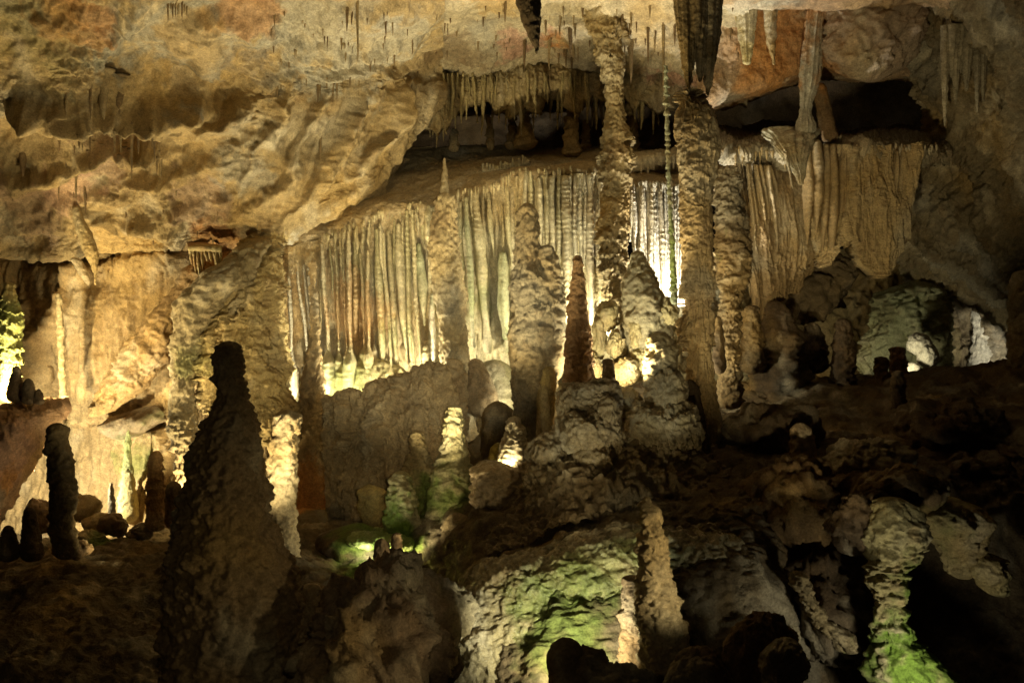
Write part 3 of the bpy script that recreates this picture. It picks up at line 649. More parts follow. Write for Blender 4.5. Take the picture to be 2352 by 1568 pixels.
stone('stalagmite', [(822, 1082, 1100), (850, 1076, 1120), (900, 1070, 1140), (960, 1066, 1150)], 11.9, 'dim round-headed stalagmite right of the middle column', base=(.34, .25, .15), M=60, knob=.3, pop=.04)
stone('boulder', [(825, 1100, 1170), (850, 1090, 1185), (900, 1085, 1190), (960, 1085, 1195)], 12.3, 'mound at the foot of the green flutes', base=(.42, .38, .22), M=80, knob=.3, pop=.05)
for r, dd, lab in (([(1235, 868, 884), (1250, 864, 892), (1300, 858, 900)], 9.05, 'small dark stump at the front lip of the mossy hollow'), ([(1222, 904, 916), (1250, 900, 920), (1300, 896, 925)], 9.05, 'slim dark stump at the front lip of the mossy hollow'), ([(1200, 790, 860), (1225, 720, 900), (1300, 690, 930)], 10.0, 'low dark shelf rock in front of the saddle rock')):
    stone('stalagmite' if 'stump' in lab else 'boulder', r, dd, lab, cat='rock', base=DARK, M=60, knob=.3, pop=.03)

V, Q = join(lump(838, 1242, 9.75, 48, 20, .25, 'pop', 1.3, 40, 91), lump(905, 1250, 9.65, 40, 18, .2, 'pop', 1.3, 40, 92), lump(870, 1232, 9.95, 50, 18, .25, 'pop', 1.3, 40, 93))
make('moss_patch', V, Q, DAMP, base=(.42, .45, .2), label='bright mossy patch of rock on the floor of the hollow', cat='mossy rock')
# cauliflower rock
sheet('flowstone_mound', [
    [(1180, 1120, 10.3), (1260, 1030, 10.3), (1340, 970, 10.2), (1450, 960, 10.2), (1560, 965, 10.3), (1680, 1000, 10.5)],
    [(1165, 1180, 9.75), (1250, 1075, 9.55), (1340, 1035, 9.45), (1450, 1010, 9.55), (1560, 1015, 9.65), (1700, 1060, 10.0)],
    [(1150, 1235, 9.3), (1250, 1150, 9.2), (1340, 1115, 9.1), (1450, 1085, 9.2), (1560, 1085, 9.3), (1720, 1130, 9.6)],
    [(1120, 1310, 8.9), (1250, 1235, 8.75), (1350, 1205, 8.7), (1460, 1185, 8.75), (1580, 1175, 8.85), (1740, 1205, 9.2)],
], 190, 130, 'pop', 1.6, DAMP, base=(.25, .18, .1), fine=lambda V: .06 * fbm(V, (5, 5, 1.2), 3, .6, True), label='rugged flowstone mound carrying the cauliflower rock and the popcorn lobes', cat='rock mound')
g = [lump(*a, kind='pop', amp=1.5, n=80, seed=i) for i, a in enumerate(((1325, 925, 9.5, 42, 46), (1375, 915, 9.4, 48, 48), (1392, 960, 9.35, 34, 60), (1350, 985, 9.35, 62, 60), (1370, 1060, 9.4, 48, 62), (1300, 985, 9.6, 26, 50), (1265, 1050, 9.6, 50, 56), (1300, 1100, 9.5, 70, 70), (1240, 1110, 9.6, 46, 50), (1410, 1010, 9.5, 30, 40)))]
V, Q = join(*g)
make('cauliflower_rock', V, Q, WET, base=(.36, .28, .17), label='wet cauliflower-shaped flowstone rock with a double head', cat='rock formation')
g = [tube([(760, 1500, 1530), (790, 1492, 1550), (840, 1482, 1556), (890, 1488, 1562), (930, 1492, 1560)], 9.9, 80, 2.0, .35, pop=.06)] + [lump(*a, kind='pop', amp=1.5, n=80, seed=i + 20) for i, a in enumerate(((1530, 900, 9.8, 42, 60), (1545, 985, 9.7, 66, 60), (1500, 1000, 9.7, 50, 60), (1590, 1000, 9.7, 26, 40), (1470, 960, 9.8, 40, 44), (1540, 1050, 9.75, 50, 44), (1460, 1020, 9.7, 40, 40), (1440, 930, 10, 30, 40)))]
V, Q = join(*g)
make('cauliflower_rock', V, Q, DAMP, base=(.46, .37, .22), label='pale stack of popcorn lobes topped by a lumpy spire', cat='rock formation')
stone('stalagmite', [(822, 1388, 1404), (840, 1385, 1410), (880, 1384, 1412), (920, 1390, 1424), (960, 1395, 1430)], 10.4, 'little dark idol-shaped stalagmite behind the cauliflower rock', base=(.2, .15, .1), M=46, step=2, knob=.3, pop=.03)
stone('boulder', [(870, 1572, 1596), (890, 1566, 1606), (920, 1568, 1610), (980, 1560, 1620), (1060, 1550, 1640)], 10.0, 'dark round-headed rock at the foot of the two-horned column', base=DARK, M=60, knob=.3)
KN = ((1395, 725, 11.8, 22, 30, 'topmost bright knob under the tiered column'), (1412, 790, 11.6, 18, 34, 'tall bright knob below the tiered column'), (1376, 770, 11.8, 16, 50, 'long lit knob beside the ringed stalagmite'), (1458, 770, 11.6, 17, 42, 'tall pale knob under the grey lumpy stalagmite'),
      (1472, 825, 11.5, 20, 30, 'pale knob low in the heap beside the lumpy spire'), (1440, 850, 11.4, 26, 34, 'broad bright knob at the bottom of the heap'), (1505, 795, 11.4, 10, 14, 'small round knob near the lumpy spire'), (1490, 758, 11.5, 9, 11, 'smallest round knob of the heap'),
      (1522, 840, 11.3, 16, 34, 'dim knob hidden behind the lumpy spire'), (1362, 850, 11.6, 16, 40, 'glowing knob at the foot of the ringed stalagmite'), (1528, 715, 11.6, 24, 36, 'grey hump right of the grey lumpy stalagmite'), (1425, 820, 11.7, 14, 20, 'little knob squeezed between two tall ones'), (1400, 860, 11.5, 16, 26, 'bright knob just behind the idol-shaped stalagmite'))
for i, (u, v, d, ru, rv, lab) in enumerate(KN):
    V, Q = lump(u, v, d, ru, rv, None, 'pop', 1.9, 40, i + 40)
    make('knob_rock', V, Q, DAMP, base=(.40, .33, .17), label=lab, cat='rock', group='bright knobs heaped under the white curtain')

# mound in front and foreground rocks
stone('stalagmite', [(1140, 1484, 1488), (1165, 1480, 1500), (1210, 1476, 1516), (1260, 1474, 1524), (1320, 1473, 1532), (1380, 1470, 1548), (1440, 1468, 1568), (1500, 1478, 1574), (1580, 1480, 1580)], 7.0, 'pointed rough stalagmite rising from the wet green mound', base=(.36, .27, .15), M=110, step=2, knob=.3, pop=.07)
stone('stalagmite', [(1320, 1442, 1462), (1360, 1436, 1470), (1420, 1432, 1475), (1500, 1430, 1480), (1560, 1430, 1485)], 7.2, 'low rough stump hugging the pointed stalagmite', base=BROWN, M=60, step=2, knob=.4, pop=.06)
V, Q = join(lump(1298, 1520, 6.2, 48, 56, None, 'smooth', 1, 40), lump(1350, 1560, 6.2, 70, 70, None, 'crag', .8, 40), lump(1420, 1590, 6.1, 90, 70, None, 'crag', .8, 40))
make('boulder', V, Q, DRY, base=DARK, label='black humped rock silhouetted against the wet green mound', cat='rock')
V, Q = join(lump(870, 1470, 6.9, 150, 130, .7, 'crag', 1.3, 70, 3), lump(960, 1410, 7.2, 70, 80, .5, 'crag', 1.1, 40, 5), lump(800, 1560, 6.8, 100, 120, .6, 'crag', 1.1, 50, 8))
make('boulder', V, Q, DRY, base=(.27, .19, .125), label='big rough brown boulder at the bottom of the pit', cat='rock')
sheet('rock_mound', [
    [(1100, 1290, 8.4), (1250, 1240, 8.4), (1420, 1205, 8.4), (1600, 1200, 8.5), (1760, 1210, 8.7)],
    [(1060, 1370, 8.0), (1200, 1310, 7.95), (1350, 1275, 7.95), (1500, 1250, 8.0), (1650, 1250, 8.1), (1790, 1270, 8.5)],
    [(1040, 1450, 7.8), (1200, 1390, 7.75), (1350, 1370, 7.75), (1500, 1350, 7.8), (1650, 1350, 7.9), (1810, 1370, 8.3)],
    [(1030, 1540, 7.6), (1200, 1480, 7.6), (1350, 1460, 7.55), (1500, 1450, 7.6), (1650, 1450, 7.75), (1830, 1480, 8.1)],
    [(1020, 1680, 7.4), (1200, 1640, 7.4), (1350, 1620, 7.35), (1500, 1600, 7.3), (1650, 1600, 7.5), (1840, 1640, 7.9)],
], 240, 150, 'pop', .85, WET, base=(.34, .28, .16), label='wet glistening mound, green with algae in the middle', cat='rock mound')
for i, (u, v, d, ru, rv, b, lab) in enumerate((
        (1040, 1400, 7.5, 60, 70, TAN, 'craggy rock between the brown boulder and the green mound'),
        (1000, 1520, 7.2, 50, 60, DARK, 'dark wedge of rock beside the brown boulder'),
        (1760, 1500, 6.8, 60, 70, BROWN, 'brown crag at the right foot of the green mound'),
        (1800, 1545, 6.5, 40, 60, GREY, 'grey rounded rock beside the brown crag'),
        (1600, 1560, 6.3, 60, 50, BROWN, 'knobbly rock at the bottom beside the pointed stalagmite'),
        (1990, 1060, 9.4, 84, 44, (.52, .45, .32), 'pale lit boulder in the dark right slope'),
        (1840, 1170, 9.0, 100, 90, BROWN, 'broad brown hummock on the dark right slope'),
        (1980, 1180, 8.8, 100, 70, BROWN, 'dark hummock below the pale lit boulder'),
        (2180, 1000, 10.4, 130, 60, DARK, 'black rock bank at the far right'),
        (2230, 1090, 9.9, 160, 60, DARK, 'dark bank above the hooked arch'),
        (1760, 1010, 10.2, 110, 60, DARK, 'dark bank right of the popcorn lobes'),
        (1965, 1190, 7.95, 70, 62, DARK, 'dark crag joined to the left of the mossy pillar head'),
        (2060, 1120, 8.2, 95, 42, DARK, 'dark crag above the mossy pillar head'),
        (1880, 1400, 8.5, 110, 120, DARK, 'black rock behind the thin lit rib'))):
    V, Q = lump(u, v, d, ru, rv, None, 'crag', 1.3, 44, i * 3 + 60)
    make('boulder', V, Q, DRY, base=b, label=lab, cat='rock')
stone('stalagmite', [(970, 1828, 1848), (990, 1822, 1860), (1030, 1818, 1868), (1080, 1820, 1870), (1130, 1815, 1875)], 9.6, 'orange-brown stalagmite on the dark right slope', base=(.40, .26, .13), M=60, step=2, knob=.3, pop=.05)
# hooked arch and mossy pillar at bottom right
stone('column', [(1140, 2010, 2080), (1180, 1990, 2105), (1230, 1995, 2112), (1270, 2010, 2098), (1310, 2012, 2070), (1360, 2012, 2064), (1420, 2016, 2070), (1470, 2014, 2090), (1520, 2014, 2150), (1570, 2010, 2200), (1640, 2000, 2230)], 7.7,
      'mossy pillar spreading into a bright green foot', base=(.32, .27, .14), M=120, step=2, knob=.4, pop=.09)
stone('rock_arch', [(1135, 2095, 2215), (1165, 2085, 2255), (1195, 2088, 2264), (1225, 2120, 2256), (1260, 2165, 2246), (1300, 2180, 2238), (1330, 2195, 2232)], 8.3, 'hooked rock hanging beside the mossy pillar', base=(.36, .31, .18), M=90, step=2, knob=.4, pop=.06)
stone('boulder', [(1268, 2245, 2280), (1290, 2236, 2302), (1320, 2238, 2308), (1350, 2262, 2312), (1370, 2280, 2310)], 8.2, 'knobbly green-tinged block at the end of the hooked rock', base=(.36, .32, .17), M=70, step=2, knob=.3, pop=.06)
stone('rock_rib', [(1310, 1824, 1838), (1345, 1828, 1852), (1380, 1846, 1868), (1420, 1872, 1895), (1445, 1890, 1930), (1470, 1912, 1962), (1500, 1930, 1958)], 8.0, 'thin lit rib curving through the dark right pit', base=(.27, .21, .12), M=60, step=2, knob=.7, pop=.08, squash=1.6)

# right chamber
stone('boulder', [(640, 2085, 2150), (660, 2040, 2160), (690, 2022, 2172), (740, 2016, 2180), (790, 1990, 2180), (840, 1965, 2190), (900, 1960, 2200)], 15.2, 'pale green rock face in the far right chamber', base=(.40, .40, .25), M=140, knob=.7, pop=.14, ter=(.08, .5), squash=.4)
V, Q = join(lump(2110, 790, 14.2, 30, 26, None, 'pop', 1, 30), lump(2130, 815, 14.1, 22, 26, None, 'pop', 1, 30), lump(2095, 850, 14.0, 20, 18, None, 'pop', 1, 30))
make('boulder', V, Q, DAMP, base=WHITE, label='white bulbous knobs lit in the far right chamber', cat='rock')
stone('column', [(600, 2228, 2280), (680, 2235, 2275), (760, 2238, 2280), (840, 2232, 2288), (900, 2225, 2295)], 15.4, 'glaring white column low at the far right', base=WHITE, M=70, knob=.3, pop=.06)
stone('column', [(620, 2330, 2375), (720, 2322, 2370), (860, 2318, 2375), (930, 2310, 2380)], 12.4, 'speckled column at the right edge', base=(.36, .3, .2), M=60, knob=.3, pop=.06)
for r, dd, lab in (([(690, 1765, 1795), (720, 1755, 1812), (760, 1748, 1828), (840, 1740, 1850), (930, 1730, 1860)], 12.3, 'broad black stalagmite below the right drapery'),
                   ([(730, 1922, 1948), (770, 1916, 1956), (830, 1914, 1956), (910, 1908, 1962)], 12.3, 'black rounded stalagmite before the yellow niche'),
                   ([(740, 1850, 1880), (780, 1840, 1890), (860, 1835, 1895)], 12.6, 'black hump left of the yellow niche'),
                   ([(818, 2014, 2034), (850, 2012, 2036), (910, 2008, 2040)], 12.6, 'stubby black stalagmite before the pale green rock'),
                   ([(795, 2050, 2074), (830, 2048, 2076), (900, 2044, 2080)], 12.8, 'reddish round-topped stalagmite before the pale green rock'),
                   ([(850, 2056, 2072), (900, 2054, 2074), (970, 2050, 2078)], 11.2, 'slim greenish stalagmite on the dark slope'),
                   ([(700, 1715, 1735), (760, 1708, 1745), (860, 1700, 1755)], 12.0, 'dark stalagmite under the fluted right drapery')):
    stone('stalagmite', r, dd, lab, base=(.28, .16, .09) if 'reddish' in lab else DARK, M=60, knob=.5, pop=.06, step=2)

# ------------------------------------------------------------------ curtains: each flute is a part
def flute_part(parent, u0, v0, u1, v1, w, d, base=TAN, end='tip', flare=0, wave=3.0, name='flute', mat=DAMP, seed=0):
    """One hanging flute from (u0, v0) to (u1, v1), w wide; it ends in a tip, runs out blunt or flares into a foot."""
    rnd = random.Random(int(u0 * 31 + v0 * 7 + seed))
    n = 11; knob = .16
    ph = rnd.random() * 6
    rows = []
    for i in range(n):
        t = i / (n - 1)
        u = u0 + (u1 - u0) * t + wave * (math.sin(t * 5 + ph) * .5 + math.sin(t * 11 + 2 * ph) * .25)
        ww = w * (.75 + .35 * math.sin(math.pi * min(1, t * 1.2)) + rnd.uniform(-.16, .16))
        if t < .2 and end == 'tip':
            ww *= .6 + 2.0 * t
        if end == 'tip' and t > .6:
            ww *= max(.1, 1 - ((t - .6) / .42) ** 1.6)
        rows.append((v0 + (v1 - v0) * t, u - ww / 2, u + ww / 2))
    if flare:
        rows[-1] = (rows[-1][0], u1 - w * .5, u1 + w * .5)
        rows.append((v1 + flare * .35, u1 - w * .9, u1 + w * .9))
        rows.append((v1 + flare * .75, u1 - w * 1.6, u1 + w * 1.6))
        rows.append((v1 + flare * 1.6 + 12, u1 - w * 1.9, u1 + w * 1.9))
        rows.append((v1 + flare * 2.2 + 40, u1 - w * 2.1, u1 + w * 2.1))
    V, Q = tube(rows, d, 22 if w < 16 else 34, 2.0, knob, 9, .008, ter=(.009, .07), squash=2.0, seed=u0 * .01)
    return make(name, V, Q, mat, parent, base=base, vary=.8)

def fringe_part(parent, line, d, n, lmin, lmax, w0, base, seed):
    """The row of short drips along a rim, each its own part."""
    rnd = random.Random(seed)
    us = np.linspace(line[0][0], line[-1][0], n)
    vs = np.interp(us, [q[0] for q in line], [q[1] for q in line])
    for u, v in zip(us, vs):
        if rnd.random() < .12:
            continue
        u += rnd.uniform(-4, 4); v += rnd.uniform(-6, 6)
        L = rnd.uniform(lmin * .7, lmax) * rnd.choice((.6, 1, 1, 1.5)); w = w0 * rnd.uniform(.7, 1.5)
        V, Q = tube([(v - 8, u - w * .9, u + w * .9), (v, u - w, u + w), (v + L * .5, u - w * .6, u + w * .6), (v + L, u - w * .15, u + w * .15)], d + rnd.uniform(-.05, .05), 10, 4, .4, 9, .01)
        make('drip', V, Q, DAMP, parent, base=base, vary=.7)

SX, OX, OY = .3295, 574.2, 402.0
def a_(x): return OX + x * SX
def b_(y): return OY + y * SX
CREAM = (.54, .46, .27)
curt = empty('flowstone_curtain', 'wide fluted flowstone curtain above the saddle rock', 'flowstone curtain')
sheet('backing', [
    [(665, 560, 13.2), (760, 540, 13.2), (900, 490, 13.15), (1015, 478, 13.1)],
    [(665, 640, 13.35), (760, 600, 13.35), (900, 580, 13.3), (1015, 570, 13.25)],
    [(665, 760, 13.42), (760, 770, 13.42), (900, 780, 13.38), (1015, 760, 13.35)],
    [(665, 800, 13.35), (760, 800, 13.4), (900, 820, 13.4), (1015, 800, 13.4)],
    [(665, 830, 13.9), (760, 825, 13.9), (900, 860, 13.8), (1015, 860, 13.8)],
    [(665, 960, 13.9), (760, 960, 13.9), (900, 960, 13.8), (1015, 960, 13.8)],
], 190, 160, 'flow', 1.8, DAMP, base=(.49, .38, .22), fine=lambda V: .09 * fbm(V, (4.6, .6, .25), 2, .5, True), parent=curt)
FL = [(330, 660, 405, 1290, 16, 'f', 60), (380, 622, 440, 1290, 22, 'f', 110), (410, 640, 445, 1280, 18, 'f', 80), (265, 700, 300, 1290, 20, 'f', 90), (450, 640, 470, 1000, 14, 't', 0), (480, 690, 500, 1090, 12, 't', 0),
      (500, 470, 545, 1230, 25, 'f', 90), (560, 470, 580, 900, 14, 't', 0), (595, 440, 622, 1240, 19, 'f', 60), (640, 420, 680, 1230, 13, 'f', 30), (680, 390, 706, 1230, 26, 'f', 90), (735, 440, 742, 1160, 44, 'b', 0),
      (775, 540, 800, 1200, 20, 'f', 50), (820, 520, 826, 1200, 20, 'f', 70), (850, 580, 870, 1180, 18, 'f', 60), (885, 370, 940, 1490, 46, 'b', 0), (930, 400, 985, 1390, 18, 'b', 0), (960, 380, 1035, 1430, 36, 'b', 0),
      (1030, 330, 1095, 1275, 52, 't', 0), (1090, 240, 1130, 1400, 26, 'b', 0), (1130, 240, 1188, 1390, 22, 'b', 0), (1180, 470, 1215, 1055, 60, 't', 0), (1272, 820, 1275, 1400, 30, 'b', 0),
      (740, 350, 745, 560, 22, 't', 0), (790, 330, 792, 540, 24, 't', 0), (830, 330, 832, 520, 22, 't', 0), (1160, 230, 1175, 420, 20, 't', 0), (1205, 220, 1212, 520, 26, 't', 0), (1240, 220, 1248, 430, 18, 't', 0), (1255, 420, 1257, 540, 44, 'b', 0),
      (905, 330, 930, 760, 18, 't', 0), (1000, 300, 1015, 700, 20, 't', 0), (1060, 300, 1075, 820, 18, 't', 0), (620, 400, 650, 700, 16, 't', 0), (1150, 300, 1165, 1120, 16, 't', 0), (1100, 900, 1150, 1400, 22, 'b', 0), (1220, 1180, 1225, 1395, 40, 'b', 0)]
for i, (x0, y0, x1, y1, w, e, fl) in enumerate(FL):
    col = (CREAM, (.52, .43, .25), (.57, .49, .31), (.50, .44, .25))[i % 4]
    if x0 < 460: col = (.55, .48, .36)
    if x0 == 1180: col = (.40, .40, .24)
    if x0 == 1272: col = WHITE
    flute_part(curt, a_(x0), b_(y0), a_(x1), b_(y1), w * SX * 1.2, 12.92 + .24 * ((i * 7) % 10) / 10, col, {'t': 'tip', 'f': 'foot', 'b': 'blunt'}[e], fl * SX, seed=i)
fringe_part(curt, [(745, 545), (820, 520), (900, 480), (1010, 470)], 13.0, 46, 8, 26, 3.0, CREAM, 3)
sheet('curtain_foot', [
    [(665, 880, 13.3), (720, 850, 13.2), (745, 845, 13.2), (775, 842, 13.2), (800, 838, 13.1), (830, 822, 13.1), (880, 830, 13.1), (925, 860, 13.1)],
    [(665, 890, 13.0), (720, 860, 12.95), (745, 855, 12.95), (775, 850, 12.95), (800, 845, 12.9), (830, 832, 12.9), (880, 842, 12.9), (925, 870, 12.9)],
    [(665, 920, 12.85), (720, 900, 12.8), (760, 900, 12.8), (830, 890, 12.75), (880, 895, 12.75), (925, 905, 12.75)],
    [(665, 1000, 12.6), (760, 1000, 12.6), (880, 1000, 12.6), (925, 1000, 12.6)],
], 90, 60, 'flow', .8, DAMP, base=(.45, .38, .2), parent=curt)

OX, OY = 976.2, 287.1
cur2 = empty('flowstone_curtain', 'bright fluted flowstone curtain behind the twin-peaked stalagmite', 'flowstone curtain')
sheet('backing', [
    [(985, 480, 13.1), (1100, 445, 13.05), (1180, 408, 13.0), (1395, 400, 12.95)],
    [(985, 600, 13.2), (1100, 560, 13.2), (1180, 540, 13.05), (1395, 520, 12.95)],
    [(985, 760, 13.3), (1100, 760, 13.3), (1180, 740, 13.1), (1290, 650, 12.95), (1395, 600, 12.9)],
    [(985, 880, 13.5), (1100, 900, 13.5), (1180, 880, 13.2), (1290, 760, 12.95), (1395, 680, 12.85)],
], 180, 140, 'flow', 1.8, DAMP, base=(.52, .44, .27), fine=lambda V: .09 * fbm(V, (4.6, .6, .25), 2, .5, True), parent=cur2)
FL2 = [(20, 560, 30, 880, 40, 't'), (180, 560, 190, 800, 26, 't'), (250, 530, 262, 1250, 26, 'b'), (290, 500, 335, 1560, 30, 'b'), (345, 450, 440, 1600, 74, 'b'), (400, 460, 440, 1000, 24, 't'), (440, 470, 478, 930, 26, 't'), (490, 430, 500, 950, 26, 't'),
       (545, 560, 542, 980, 15, 't'), (540, 880, 560, 1500, 62, 'b'), (570, 420, 600, 1000, 26, 't'), (605, 400, 618, 1370, 46, 'b'), (640, 390, 634, 900, 24, 't'), (700, 330, 690, 900, 24, 'b'), (735, 350, 740, 1000, 30, 'b'), (790, 360, 815, 895, 36, 't'), (840, 350, 850, 950, 20, 'b'),
       (880, 350, 884, 1000, 46, 'b'), (930, 350, 930, 1310, 30, 'b'), (985, 350, 990, 1360, 54, 'b'), (1045, 350, 1050, 1200, 26, 'b'), (1080, 350, 1086, 960, 30, 'b'), (1115, 340, 1112, 1000, 22, 'b'), (1150, 340, 1160, 1400, 42, 'b'), (1190, 350, 1195, 1300, 30, 'b'), (1225, 340, 1230, 1250, 34, 'b'),
       (320, 440, 330, 700, 20, 't'), (520, 430, 525, 760, 16, 't'), (960, 350, 962, 1330, 24, 'b'), (1010, 350, 1015, 1330, 24, 'b')]
for i, (x0, y0, x1, y1, w, e) in enumerate(FL2):
    col = (CREAM, (.54, .46, .29), (.48, .42, .25), (.58, .5, .33))[i % 4]
    if x0 == 540 or x0 == 290: col = (.42, .41, .24)
    if x0 > 1000: col = (.62, .55, .40)
    flute_part(cur2, a_(x0), b_(y0), a_(x1), b_(y1), w * SX * 1.2, (12.86 if x0 < 650 else 12.74) + .18 * ((i * 7) % 10) / 10, col, 'tip' if e == 't' else 'blunt', 0, seed=i)
fringe_part(cur2, [(1050, 447), (1100, 440), (1140, 430), (1180, 398), (1230, 392), (1395, 396)], 12.86, 60, 10, 32, 2.8, (.55, .46, .27), 5)

cur3 = empty('flowstone_curtain', 'dazzling white flowstone curtain beside the rope-thin column', 'flowstone curtain')
sheet('backing', [
    [(1440, 428, 12.9), (1500, 425, 12.9), (1580, 430, 12.9)],
    [(1448, 520, 12.9), (1500, 520, 12.85), (1580, 520, 12.9)],
    [(1458, 600, 12.85), (1510, 620, 12.8), (1580, 620, 12.85)],
    [(1490, 690, 12.8), (1530, 710, 12.75), (1580, 700, 12.8)],
], 80, 110, 'flow', .6, DAMP, base=WHITE, parent=cur3, vary=.4)
rnd = random.Random(4)
for i in range(15):
    u = 1448 + i * 7.8
    flute_part(cur3, u, 424 + rnd.uniform(0, 6), u + rnd.uniform(0, 8), 560 + min(130, i * 14) + rnd.uniform(-20, 20), rnd.uniform(6, 12), 12.76 + .04 * (i % 3), WHITE if i % 3 else (.66, .58, .42), 'tip' if i % 3 == 1 else 'blunt', 0, seed=i)
fringe_part(cur3, [(1446, 428), (1500, 424), (1560, 430)], 12.78, 26, 8, 24, 2.8, WHITE, 6)
rim = empty('drip_rim', 'white rim of drips on the step above the dazzling curtain', 'drip rim')
sheet('shelf', [[(1436, 352, 13.9), (1500, 345, 13.9), (1566, 345, 13.9)], [(1440, 372, 13.2), (1490, 360, 13.2), (1566, 352, 13.2)], [(1444, 385, 13.1), (1490, 372, 13.1), (1566, 366, 13.1)], [(1446, 395, 13.3), (1490, 392, 13.3), (1566, 390, 13.3)]], 50, 40, 'ripple', 1, DAMP, base=PALEC, parent=rim)
fringe_part(rim, [(1440, 376), (1465, 374), (1490, 364), (1566, 358)], 13.06, 22, 16, 40, 3.4, PALEC, 8)
V, Q = lump(1850, 655, 13.5, 95, 75, .5, 'crag', 1.2, 60, 9)
make('rock_bulge', V, Q, DRY, vary=.4, base=(.2, .15, .09), label='dim bulging rock under the narrow fluted drapery', cat='rock')
rim = empty('drip_rim', 'short comb of drips on the flowstone slope above the curtains', 'drip rim')
sheet('shelf', [[(1100, 386, 13.95), (1160, 380, 14.0), (1220, 366, 14.1)], [(1106, 392, 13.55), (1160, 388, 13.6), (1215, 372, 13.7)], [(1110, 398, 13.6), (1160, 394, 13.65), (1215, 378, 13.75)]], 40, 20, 'ripple', .6, DAMP, base=CREAM, parent=rim)
fringe_part(rim, [(1110, 386), (1160, 382), (1190, 370), (1212, 368)], 13.55, 24, 8, 22, 2.6, CREAM, 9)

# right drapery
cur4 = empty('flowstone_drapery', 'narrow fluted drapery just right of the two-horned column', 'drapery')
sheet('backing', [
    [(1668, 368, 12.7), (1760, 372, 12.7), (1850, 372, 12.6), (1900, 365, 12.7)],
    [(1690, 440, 12.6), (1770, 450, 12.6), (1850, 450, 12.6), (1900, 450, 12.8)],
    [(1705, 560, 12.5), (1770, 570, 12.5), (1850, 580, 12.6), (1900, 600, 12.8)],
    [(1722, 650, 12.42), (1750, 650, 12.45), (1780, 630, 12.55), (1820, 620, 12.65), (1860, 600, 12.7), (1900, 580, 12.9)],
    [(1736, 738, 12.45), (1752, 735, 12.45), (1764, 700, 12.5), (1785, 690, 12.6), (1805, 668, 12.7), (1830, 672, 12.75), (1850, 640, 12.8), (1900, 606, 12.95)],
], 150, 150, 'flow', 1.8, base=(.36, .25, .13), fine=lambda V: .1 * fbm(V, (3.4, .6, .35), 2, .5, True), parent=cur4, thick=.2)
for i in range(11):
    u = 1690 + i * 8.2
    flute_part(cur4, u, 374 + i * .5, u + 34 - i * 1.5, 690 - i * 16 + rnd.uniform(-20, 20), rnd.uniform(7, 12), 12.42 + .03 * (i % 3), (.40, .29, .15), 'blunt' if i % 2 else 'tip', 0, seed=i)
fringe_part(cur4, [(1655, 345), (1700, 345), (1760, 350), (1800, 352)], 12.4, 22, 10, 30, 3.4, (.42, .31, .16), 12)
cur5 = empty('flowstone_drapery', 'broad hanging drapery ending in two great teeth', 'drapery')
sheet('backing', [
    [(1846, 335, 12.5), (1900, 330, 12.4), (1960, 345, 12.3), (2020, 342, 12.3), (2095, 342, 12.4)],
    [(1850, 430, 12.4), (1900, 430, 12.4), (1960, 430, 12.25), (2020, 430, 12.2), (2088, 430, 12.3)],
    [(1868, 520, 12.4), (1905, 520, 12.4), (1950, 520, 12.2), (2020, 520, 12.1), (2078, 520, 12.2)],
    [(1872, 570, 12.5), (1896, 585, 12.4), (1914, 622, 12.25), (1932, 580, 12.25), (1955, 552, 12.2), (1975, 556, 12.2), (1992, 612, 12.15), (2020, 640, 12.1), (2042, 622, 12.15), (2058, 575, 12.2), (2070, 540, 12.25)],
], 220, 190, 'flow', 1.6, base=(.46, .34, .18), fine=lambda V: .13 * fbm(V, (2.6, .6, .35), 2, .5, True), parent=cur5, thick=.28)
for i, (u, v0, v1, w) in enumerate(((1858, 330, 560, 22), (1878, 320, 540, 26), (1896, 330, 580, 20), (1914, 330, 610, 22), (1934, 340, 560, 14), (1942, 345, 540, 9), (1956, 345, 470, 8), (2060, 345, 560, 12), (2074, 345, 520, 10), (2040, 345, 430, 8))):
    flute_part(cur5, u, v0, u - 4 + (u > 2000) * -8, v1, w, 12.22 - .03 * (i % 2), (.40, .28, .14) if u < 1950 else (.48, .36, .2), 'tip', 0, seed=i)
fringe_part(cur5, [(1960, 343), (2030, 340), (2090, 340), (2150, 344)], 12.2, 26, 6, 14, 3, PALEC, 13)
stone('flowstone_cone', [(300, 1740, 1880, .55), (322, 1764, 1866, .3), (345, 1783, 1858, .1), (375, 1808, 1850), (400, 1828, 1848), (425, 1838, 1842)], 11.9, 'grey-white hanging cone of flowstone between the two draperies', cat='flowstone', base=(.40, .37, .28), M=110, step=1.5, knob=.35, flute=(.022, 13), ter=(.02, .1), squash=.6, close=(False, True),
      extra=[tube([(350, 1800, 1808), (400, 1812, 1819), (442, 1822, 1824)], 11.85, 20, 2)])
stone('column', [(-40, 1858, 1902), (40, 1852, 1892), (100, 1846, 1886), (150, 1840, 1882), (190, 1838, 1878), (225, 1841, 1866), (255, 1840, 1858), (285, 1832, 1866), (310, 1815, 1885)], 12.2, 'twisted grey-white column joining roof and ledge above the hanging cone', base=(.42, .38, .30), M=70, step=2, knob=.25, flute=(.03, 9))
stone('column', [(190, 1870, 1895), (230, 1872, 1905), (280, 1880, 1915), (330, 1880, 1925)], 12.4, 'brown stub column beside the grey-white column', base=BROWN, M=50, knob=.3)
